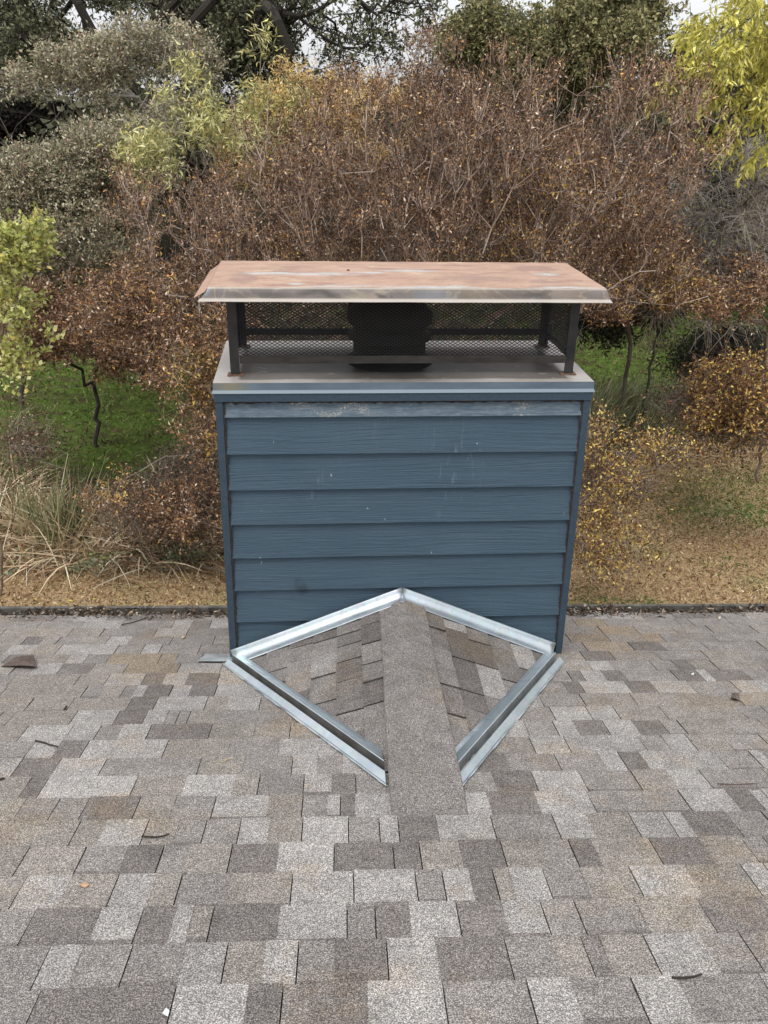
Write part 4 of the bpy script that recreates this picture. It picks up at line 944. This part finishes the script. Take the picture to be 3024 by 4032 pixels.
oak('dark spreading oak with a forked leaning trunk at the top, left of the sky gap', at(600, 360, 26),
    [[(600, 240, 26), (608, 180, 26), (625, 110, 26), (672, 55, 26), (715, -10, 26), (760, -80, 26)], [(625, 110, 26), (600, 50, 26), (575, -20, 26)], [(672, 55, 26), (745, 30, 25.5), (830, 25, 25), (930, 10, 25)], [(608, 180, 26), (690, 150, 26), (780, 130, 25.5)], [(625, 120, 26), (560, 90, 26), (520, 120, 25.5)], [(672, 55, 26), (770, 90, 25.5), (870, 90, 25)]],
    [(560, 70, 90, 70, 26, 2.2), (610, 10, 90, 40, 26, 2), (760, 80, 90, 50, 26, 1.8, .45), (870, 60, 90, 60, 25, 1.8, .45), (690, 200, 110, 25, 26, 1.5, .5), (820, 0, 120, 30, 25.5, 1.5, .5), (520, 150, 60, 50, 26, 1.5)], 420, 2100)
JUN = [(.19, .19, .085), (.30, .29, .13), (.44, .40, .20), (.09, .09, .045), (.60, .54, .30), (.5, .36, .2)]
plant('cedar_tree', 'broad dense olive-green cedar filling the top right centre', 'tree', at(1220, 380, 21),
      [(1200, 90, 250, 110, 21, 2.6), (1080, 130, 110, 80, 20.5, 1.8), (1360, 100, 120, 120, 20.5, 2), (1230, 10, 220, 60, 21, 2.2), (1200, 210, 230, 60, 21, 2.2), (1040, 90, 60, 50, 21, 1)],
      900, [[(1220, 250, 21), (1225, 120, 21), (1230, 0, 21)]], rt=.006, ex=.42, rmax=.2, bark=DKB, clump=2.2, ntw=13000, twl=(.15, .45), twup=-.05, twr=.004, twcol=((.09, .08, .05),), nleaf=7, leaf=(.05, .11), lw=.5, pal=JUN, pw=(4, 4, 2.5, 3, 1, .4), mat=M_LEAF, step=.3, hang=.5, tips_only=False)
# grey-green shrubs on the left
GG = [(.36, .35, .21), (.50, .47, .32), (.68, .62, .47), (.17, .17, .095), (.42, .27, .19), (.82, .74, .60)]
GB = ((.34, .31, .28), (.24, .2, .17), (.14, .115, .09))
plant('olive_tree', 'loose grey-green tree with pale crooked twigs, upper left before the dark hedge', 'tree', at(330, 640, 19),
      [(190, 140, 100, 45, 18.5, 1.2), (150, 180, 80, 28, 18.5, 1), (330, 110, 130, 45, 18.5, 1.2), (270, 200, 110, 60, 18.5, 1.1), (420, 130, 60, 60, 18.5, .8), (60, 175, 60, 25, 18.5, .7), (330, 250, 80, 50, 18.5, 1)],
      520, [[(318, 420, 18.8), (330, 240, 18.7), (350, 150, 18.6), (395, 95, 18.6)], [(330, 260, 18.7), (250, 190, 18.5), (180, 150, 18.4)], [(330, 300, 18.7), (300, 210, 18.5), (180, 190, 18.3), (10, 205, 18.2)], [(330, 240, 18.7), (270, 260, 18.4), (420, 130, 18.4)]],
      clump=1.5, rt=.0045, ex=.42, rmax=.09, bark=GB, ntw=3600, twl=(.15, .4), twup=.3, twr=.0035, twcol=GB, nleaf=6, leaf=(.035, .075), lw=.5, pal=GG, pw=(4, 4, 3, 2.5, 2, 1), mat=M_LEAF, step=.25, wig=.05)
plant('grey_green_shrub', 'big rounded grey-green shrub at the left edge below the dark hedge', 'shrub', at(30, 770, 16.5),
      [(130, 430, 130, 90, 15.5, 1.4), (260, 330, 110, 55, 15.8, 1.2), (60, 370, 80, 35, 15.5, 1), (200, 480, 130, 110, 15.2, 1.2), (330, 340, 60, 70, 15.8, 1), (60, 540, 90, 80, 15, 1), (380, 290, 60, 50, 16, .8), (170, 560, 80, 50, 15, .8)],
      900, [[(60, 650, 16.3), (110, 520, 15.8), (100, 400, 15.6)], [(60, 650, 16.3), (200, 480, 15.6), (260, 340, 15.6)]],
      clump=1.4, rt=.004, ex=.42, rmax=.06, bark=((.10, .085, .07), (.18, .15, .12)), bw=(1, 1), ntw=10500, twl=(.12, .35), twup=.5, twr=.003, twcol=GB, nleaf=6, leaf=(.03, .065), lw=.5, pal=GG, pw=(4, 4, 2.4, 3, 2, .8), mat=M_LEAF, step=.22)
# willow shoots and golden shrub between
WL = [(.62, .60, .26), (.50, .49, .21), (.82, .80, .48), (.26, .28, .12), (.72, .62, .28)]
plant('willow', 'yellow-green willow with two tall upright leafy shoots, upper left of centre', 'tree', at(530, 800, 12.8),
      [(560, 150, 16, 80, 12.6, .25), (548, 230, 40, 50, 12.6, .35), (420, 190, 26, 60, 12.6, .3), (440, 270, 80, 40, 12.7, .6), (540, 300, 110, 45, 12.7, .7), (370, 240, 30, 40, 12.6, .3), (610, 250, 50, 40, 12.7, .4), (330, 340, 60, 60, 12.7, .5), (300, 390, 30, 50, 12.5, .3), (650, 200, 30, 30, 12.8, .3)],
      330, [[(520, 500, 12.8), (545, 300, 12.7), (560, 80, 12.6)], [(520, 500, 12.8), (440, 300, 12.7), (418, 140, 12.6)], [(520, 500, 12.8), (600, 330, 12.8), (640, 190, 12.8)]],
      rt=.003, ex=.4, rmax=.03, bark=((.35, .32, .2), (.2, .2, .1)), bw=(1, 1), clump=.7, ntw=1150, twl=(.15, .35), twup=.5, twr=.002, twcol=((.35, .33, .18),), nleaf=5, leaf=(.06, .12), lw=.17, pal=WL, pw=(4, 3, 3, 2, 2), mat=M_LEAF, hang=.5)
plant('golden_shrub', 'hazy golden-yellow shrub behind the brown twigs, upper centre', 'shrub', at(640, 780, 13.5),
      [(640, 260, 110, 90, 13.4, 1), (760, 230, 90, 60, 13.5, 1), (560, 340, 90, 60, 13.3, .8), (700, 330, 120, 60, 13.4, 1), (880, 250, 60, 50, 13.6, .6)],
      320, rt=.0035, ex=.4, rmax=.05, ntw=5000, twl=(.12, .3), nleaf=6, leaf=(.03, .055), lw=.4, clump=.7, pal=[(.80, .60, .24), (.64, .46, .18), (.88, .72, .38), (.42, .28, .13)], pw=(3, 3, 2, 2), mat=M_LEAF)
# yellow-green ash, top right
AS = [(.68, .63, .15), (.54, .52, .12), (.82, .77, .28), (.34, .33, .10)]
plant('ash_tree', 'bright yellow-green drooping leaves of an ash tree at the top right corner', 'tree', at(1760, 760, 12.5),
      [(1610, 90, 90, 60, 11.6, .9), (1540, 170, 80, 45, 11.5, .7), (1600, 220, 60, 40, 11.4, .6), (1530, 60, 50, 50, 11.6, .6), (1640, 10, 100, 40, 11.7, .8), (1455, 190, 30, 22, 11.4, .3), (1640, 330, 30, 40, 11.4, .3), (1560, 290, 30, 30, 11.4, .3), (1660, 170, 60, 80, 11.6, .7)],
      240, [[(1730, 420, 12.2), (1700, 200, 12), (1640, 60, 11.8), (1600, -30, 11.7)], [(1700, 200, 12), (1600, 190, 11.7), (1500, 180, 11.5)], [(1700, 250, 12), (1650, 200, 11.7), (1560, 110, 11.5)], [(1640, 60, 11.8), (1540, 60, 11.6)]],
      clump=.7, rt=.003, ex=.42, rmax=.05, bark=((.12, .10, .08), (.3, .26, .22)), bw=(2, 1), ntw=560, twl=(.2, .4), twup=-.1, twr=.0025, twcol=((.35, .33, .12),), nleaf=13, leaf=(.06, .11), lw=.3, pal=AS, pw=(4, 3, 3, 1.5), mat=M_LEAF, hang=1.0, spread=.8)
# evergreen backdrop and bare grey shrub at the right edge
plant('dark_evergreen', 'dark green evergreen at the right edge below the yellow ash', 'tree', at(1640, 720, 15.5),
      [(1620, 420, 100, 110, 15, 1.1), (1560, 520, 90, 70, 15, 1), (1640, 560, 80, 60, 14.8, 1), (1500, 430, 50, 70, 15.2, .8), (1400, 640, 70, 70, 14.8, .6), (1310, 680, 60, 50, 14.8, .5)],
      420, rt=.004, ex=.42, rmax=.1, bark=DKB, ntw=6500, twl=(.15, .4), twup=0, twr=.004, twcol=DKB, nleaf=7, leaf=(.05, .10), lw=.4, pal=[(.025, .032, .018), (.045, .055, .03), (.07, .075, .045), (.12, .14, .05)], pw=(4, 3, 2, .6), mat=M_LEAF, hang=.3)
GW = ((.66, .61, .56), (.48, .44, .40), (.30, .26, .23))
plant('bare_grey_shrub', 'leafless shrub of arching pale grey twigs at the right edge', 'shrub', at(1350, 812, 14.5),
      [(1560, 470, 120, 80, 12.9, .8), (1600, 560, 90, 60, 12.8, .7), (1480, 560, 90, 80, 13, .7), (1620, 380, 60, 60, 13, .6), (1430, 640, 60, 50, 13.4, .5), (1560, 680, 70, 40, 12.8, .4)],
      420, [[(1362, 745, 14.3), (1383, 665, 14.0), (1400, 600, 13.8), (1470, 500, 13.4), (1560, 420, 13)], [(1383, 665, 14.0), (1440, 600, 13.5), (1530, 560, 13)]],
      rt=.0042, ex=.40, rmax=.095, bark=((.12, .10, .085), (.5, .45, .41), (.36, .32, .29)), bw=(2, 3, 2), ntw=3400, twl=(.2, .5), twup=.0, twr=.0042, twcol=GW, nleaf=1, leaf=(.03, .06), lw=.4, pal=[(.4, .42, .1), (.25, .2, .1), (.3, .27, .22)], mat=M_LEAF, hang=.7, step=.2, wig=.06)
plant('leaning_trunk', 'thin dark bare trunk leaning right, second from the chimney lid, over green grass', 'tree', at(1402, 800, 14.7),
      [(1440, 640, 25, 20, 14, .3)], 14, [[(1412, 740, 14.5), (1425, 690, 14.3), (1432, 640, 14.1)]], rt=.010, ex=.4, rmax=.075, bark=((.09, .08, .07), (.16, .14, .12)), bw=(1, 1), ntw=80, twl=(.2, .5), nleaf=0, twcol=GW, twr=.004)
# left edge shrubs
YG = [(.56, .58, .20), (.42, .46, .13), (.74, .74, .38), (.74, .62, .2), (.24, .26, .09)]
plant('yellow_green_shrub', 'yellow-green round-leaved shrub at the left edge, level with the chimney lid', 'shrub', at(-60, 960, 9.6),
      [(35, 560, 50, 55, 8.9, .4), (50, 640, 50, 35, 8.9, .4), (10, 690, 45, 50, 8.9, .4), (80, 560, 25, 25, 8.8, .25), (20, 780, 30, 60, 8.9, .3), (75, 500, 15, 20, 8.8, .2)],
      150, [[(-20, 800, 9.2), (20, 640, 9.0), (40, 520, 8.9)], [(-20, 800, 9.2), (60, 800, 9.0), (110, 740, 8.9)]], rt=.003, ex=.4, rmax=.025, bark=((.2, .15, .1), (.3, .25, .18)), bw=(1, 1), ntw=620, twl=(.08, .2), nleaf=6, leaf=(.035, .06), lw=.75, pal=YG, pw=(4, 3, 3, 1, 1.5), mat=M_LEAF)
mass('prostrate_shrub', 'low spreading blackish-green shrub on the grass at the right edge', 'shrub',
     [(1580, 760, 110, 28, 15.6, .8), (1490, 790, 40, 15, 15.2, .5)], 9000, [(.03, .035, .025), (.055, .055, .045), (.10, .095, .08)], (4, 3, 1), (.04, .08), .35, M_DRY, 1500, (.15, .4), ((.12, .1, .09),), .004)

# ------------------------------------------------------------------ reeds and tall grass
def reedbed(name, label, spots, n, L, W, pal, pw, lean, up, bend, mat=M_DRY):
    k = rng.choice(len(spots), n, p=np.array([s_[4] for s_ in spots])/sum(s_[4] for s_ in spots)); P = np.zeros((n, 3))
    for i, (u, v, du, dy, w) in enumerate(spots):
        m = k == i; c = on_z(u, v, GZ); sc = ((c-CAM)@FW)/1980.8; c2 = rng.normal(size=(m.sum(), 2))*.5
        P[m] = c+XR*c2[:, :1]*du*sc+HD*c2[:, 1:]*dy
    P[:, 2] = gz(P[:, 0], P[:, 1])
    D = rng.normal(size=(n, 3))*lean+np.array(up)
    D[:, 2] = np.abs(D[:, 2])+.02
    return tag(mk(name, [blades(P, D, rng.uniform(*L, n), rng.uniform(*W, n), rng.uniform(*bend, n), pick(pal, pw, n), 4)], mat), label, 'reeds', kind='stuff')
ST = [(.72, .58, .40), (.56, .42, .27), (.40, .26, .15), (.82, .74, .58), (.24, .27, .12), (.15, .10, .06)]
reedbed('dead_reeds', 'tangle of straw-coloured dead reeds at lower left beside the lawn', [(40, 1165, 110, .45, 4), (170, 1190, 140, .45, 4), (330, 1190, 150, .4, 2.5), (-30, 1100, 60, .5, 2), (420, 1130, 90, .5, 1.5)], 7500, (.35, 1.2), (.010, .024), ST, (4, 4, 2.5, 2, 1, 1.5), [.8, .6, .35], (.05, 0, .45), (.1, .6))
reedbed('green_reeds', 'upright greyish-green reed clumps standing among the dead reeds at left', [(130, 1200, 30, .2, 2), (165, 1185, 25, .2, 2), (410, 1120, 60, .3, 3), (60, 1185, 30, .2, 1)], 520, (.6, 1.35), (.010, .020), [(.13, .16, .07), (.22, .25, .12), (.35, .36, .2), (.5, .42, .25)], (3, 3, 2, 1), [.25, .2, .1], (.18, 0, 1), (.0, .3), M_LEAF)
reedbed('tall_grass', 'tall arching grey-green grass close right of the chimney top', [(1290, 930, 50, .6, 3), (1360, 925, 60, .6, 3), (1440, 915, 60, .6, 2), (1260, 960, 30, .4, 2), (1400, 960, 60, .4, 2)], 3000, (.8, 1.5), (.009, .018), [(.20, .23, .11), (.32, .34, .18), (.52, .50, .31), (.68, .62, .44), (.11, .13, .06)], (3, 3, 2, 1, 2), [.22, .2, .1], (.35, 0, 1), (.2, .65), M_LEAF)
reedbed('dead_reeds', 'straw-coloured dead reeds right of the chimney, between tall grass and golden crape myrtle', [(1480, 975, 90, .4, 3), (1300, 1050, 60, .3, 2)], 600, (.3, .9), (.007, .015), ST, (4, 4, 2, 2, 1, 1), [.7, .5, .3], (.1, 0, .6), (.1, .5))
# ivy along the lawn edge
P = blob_pts([(380, 1205, 100, 14, 9.6, .3), (200, 1222, 60, 7, 9.5, .2), (30, 1215, 40, 12, 9.4, .3)], 600, .6)
tag(mk('ivy', [leaves(P, rng.normal(size=(len(P), 3))+[0, 0, .3], rng.uniform(.03, .055, len(P)), rng.uniform(.02, .04, len(P)), pick([(.11, .14, .08), (.19, .23, .14), (.30, .33, .22), (.38, .42, .14)], [3, 3, 2, .6], len(P)))], M_LEAF), 'green ivy leaves along the back edge of the dry lawn', 'ivy', kind='stuff')
# fallen branch on the lawn
def wand(name, pts, r0, r1, mat, label, cat, col, group=None, sides=7, sub=5, wig=.004):
    pts = [np.array(p, float) for p in pts]; Q = []
    for i in range(len(pts)-1):
        p0 = pts[max(i-1, 0)]; p1, p2 = pts[i], pts[i+1]; p3 = pts[min(i+2, len(pts)-1)]
        for t in np.arange(sub)/sub: Q.append(.5*((2*p1)+(-p0+p2)*t+(2*p0-5*p1+4*p2-p3)*t*t+(-p0+3*p1-3*p2+p3)*t**3)+rng.normal(size=3)*wig)
    Q.append(pts[-1]); Q = np.array(Q); r = np.linspace(r0, r1, len(Q)); rings = []
    for i, q in enumerate(Q):
        d = nrm(Q[min(i+1, len(Q)-1)]-Q[max(i-1, 0)]); h = np.array([0, 0, 1.]) if abs(d[2]) < .9 else np.array([1., 0, 0]); a = nrm(np.cross(d, h)); b = np.cross(d, a)
        rings.append([q+(a*math.cos(x)+b*math.sin(x))*r[i]*(1+.12*math.sin(3*x+i)) for x in np.arange(sides)*2*math.pi/sides])
    V, F, _ = sweep(rings, True); V = np.r_[V, [Q[0], Q[-1]]]; n = len(V); m = (len(Q)-1)*sides
    T = np.array([[(j+1) % sides, j, n-2] for j in range(sides)]+[[m+j, m+(j+1) % sides, n-1] for j in range(sides)])
    c = np.array(col, float)
    return tag(mk(name, [(V[:], F, np.tile(c, (len(F), 1))), (V[:], T, np.tile(c, (len(T), 1)))], mat, smooth=True, base=Q.mean(0)), label, cat, group)
g = lambda u, v, h: on_z(u, v, GZ+h)
wand('fallen_branch', [g(300, 1222, .02), g(350, 1232, .05), g(420, 1226, .10), g(470, 1230, .16), g(500, 1244, .14), g(540, 1262, .05)], .012, .028, M_BARK, 'long bare fallen branch lying on the dry lawn left of the chimney', 'branch', (.16, .12, .09))
# ------------------------------------------------------------------ far things
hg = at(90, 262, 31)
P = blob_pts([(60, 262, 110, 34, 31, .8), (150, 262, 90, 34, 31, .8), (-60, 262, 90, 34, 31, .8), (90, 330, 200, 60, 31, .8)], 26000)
hed = empty('hedge', (hg[0], hg[1], gz(*hg[:2])), 'tall clipped almost black hedge at the left edge', 'hedge')
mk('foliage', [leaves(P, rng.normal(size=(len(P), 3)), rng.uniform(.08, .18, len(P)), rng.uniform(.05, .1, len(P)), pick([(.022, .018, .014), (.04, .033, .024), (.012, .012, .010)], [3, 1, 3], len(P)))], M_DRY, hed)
hc = at(440, 215, 46); hx, hy = hc[0], hc[1]
fh = empty('far_house', (hx, hy, gz(hx, hy)), 'far house whose pale grey roof and white eave show between the dark oak trunks', 'house')
zr = at(440, 178, 48)[2]; ze = at(440, 222, 46)[2]
def q4(*p): return np.array(p, float), np.array([[0, 1, 2, 3]]), None
M_FROOF = m_simple('far_grey_roof', (.30, .30, .31), (.44, .44, .45), 2.0, .9, 0, .2, .01, (1, 1, 6))
M_FWALL = m_simple('far_wall_paint', (.45, .42, .36), (.55, .52, .46), 2.0, .8)
M_WHITE = m_simple('white_paint', (.70, .70, .68), (.80, .80, .78), 2.0, .6)
mk('roof', [q4((hx-7, hy-.6, ze), (hx+4.5, hy-.6, ze), (hx+4.5, hy+3, zr), (hx-7, hy+3, zr)), q4((hx-7, hy+6.6, ze), (hx-7, hy+3, zr), (hx+4.5, hy+3, zr), (hx+4.5, hy+6.6, ze))], M_FROOF, fh)
mk('gutter', [box(hx-7, hx+4.5, hy-.72, hy-.605, ze-.14, ze)], M_WHITE, fh)
mk('wall', [box(hx-6.6, hx+4.1, hy, hy+6, gz(hx, hy)-.3, ze-.02)], M_FWALL, fh)

# ------------------------------------------------------------------ small things lying on the roof
def rp(x, y, h): u, s_ = unroof(x, y); return R(u, s_, h)
k = 1.8228
def twig(pts, r, label, col=(.04, .03, .024), cat='twig', name='twig', h=.012, group='twigs lying on the shingles'):
    return wand(name, [rp(x, y, h) for x, y in pts], r, r*.7, M_BARK, label, cat, col, group, 6, 4, .0006)
C7 = lambda x, y: (x*.9114, 2400+y*.9114); C8 = lambda x, y: (1512+x*.9114, 2400+y*.9114)
twig([C7(155, 582), C7(200, 593), C7(250, 608)], .0032, 'short dark twig lying on the shingles at far left, above the lighter patches')
twig([C7(612, 997), C7(670, 1003), C7(732, 988)], .0030, 'dark curved twig lying on the shingles left of the ridge cap end')
twig([C8(1240, 1612), C8(1320, 1612), C8(1370, 1598)], .0030, 'dark curved twig on the shingles near the bottom right corner')
twig([C8(1440, 768), C8(1520, 772), C8(1608, 766)], .0022, 'thin brown twig lying on the shingles at the right edge', (.12, .08, .06))
twig([(0, 3085), (18, 3078)], .0040, 'stub of dark twig cut by the left edge of the picture')
twig([C7(525, 77), C7(590, 60), C7(640, 40)], .0030, 'thin forked twig beside the gutter, left of the chimney', (.07, .05, .035))
STC = (.55, .42, .24)
twig([(1337, 2625), (1385, 2585), (1428, 2545)], .0022, 'pale straw stalk lying on the left slope of the saddle roof', STC, 'straw', 'straw_stalk', .07, 'straw stalks lying on the saddle roof')
twig([(1878, 2492), (1905, 2525), (1930, 2537)], .0022, 'pale bent straw stalk on the right slope just below the wall flashing', STC, 'straw', 'straw_stalk', .115, 'straw stalks lying on the saddle roof')
twig([(876, 3012), (890, 3005), (910, 2998)], .0018, 'tiny pale straw on the shingles left of the left valley strip', STC, 'straw', 'straw_stalk', .011, None)
def flat(name, pts, mat, label, cat, h=.012, curl=.006, col=(.2, .15, .12), group=None):
    P = np.array([rp(x, y, h+curl*abs(math.sin(i*2.1))) for i, (x, y) in enumerate(pts)]); n = len(P); c = P.mean(0)+RN*.003; Q = np.r_[P, [c]]; B = Q-RN*.002
    F = [[i, (i+1) % n, n] for i in range(n)]+[[n+1+(i+1) % n, n+1+i, 2*n+1] for i in range(n)]
    F4 = [[i, n+1+i, n+1+(i+1) % n, (i+1) % n] for i in range(n)]
    V = np.r_[Q, B]
    return tag(mk(name, [(V, np.array(F), np.tile(col, (len(F), 1))), (V, np.array(F4), np.tile(np.array(col)*.6, (len(F4), 1)))], mat, base=c), label, cat, group)
A_ = lambda x, y: (x*.5425, 2400+y*.5425); B_ = lambda x, y: (2150+x*.5268, 2380+y*.5268)
flat('shingle_scrap', [A_(10, 432), A_(120, 380), A_(245, 366), A_(258, 400), A_(268, 448), A_(140, 442)], M_SHIN, 'curled brown shingle scrap lying on the roof near the left edge', 'shingle scrap', .012, .012, (.13, .10, .085))
flat('shingle_scrap', [B_(1378, 718), B_(1400, 690), B_(1440, 700), B_(1448, 738), B_(1400, 732)], M_SHIN, 'small dark shingle scrap lying on the roof near the right edge', 'shingle scrap', .012, .008, (.15, .12, .105))
flat('white_chip', [B_(1085, 534), B_(1105, 532), B_(1104, 545), B_(1088, 545)], M_WHITE, 'small white chip on a dark shingle at right', 'chip', .011, .003)
flat('white_chip', [(640, 4010), (655, 3994), (668, 4005), (662, 4022)], M_WHITE, 'white chip on the shingles at the bottom edge, left of centre', 'chip', .012, .003)
flat('dry_leaf', [B_(1285, 112), B_(1300, 108), B_(1308, 122), B_(1295, 130), B_(1284, 122)], M_DRY, 'pale dry leaf near the gutter at right', 'leaf', .012, .006, (.62, .52, .42))
flat('dry_leaf', [C7(345, 1205), C7(365, 1198), C7(388, 1207), C7(370, 1218), C7(352, 1215)], M_DRY, 'flat orange-tan leaf on the shingles at lower left', 'leaf', .010, .003, (.55, .36, .22))
flat('dry_leaf', [C7(782, 128), C7(792, 122), C7(800, 128), C7(790, 134)], M_DRY, 'tiny yellowish leaf on the shingles left of the chimney base', 'leaf', .010, .003, (.55, .42, .25))
flat('dry_leaf', [C7(272, 445), C7(284, 432), C7(292, 430), C7(284, 444)], M_BARK, 'small dark curled leaf on the shingles at far left', 'leaf', .010, .005, (.04, .03, .022))
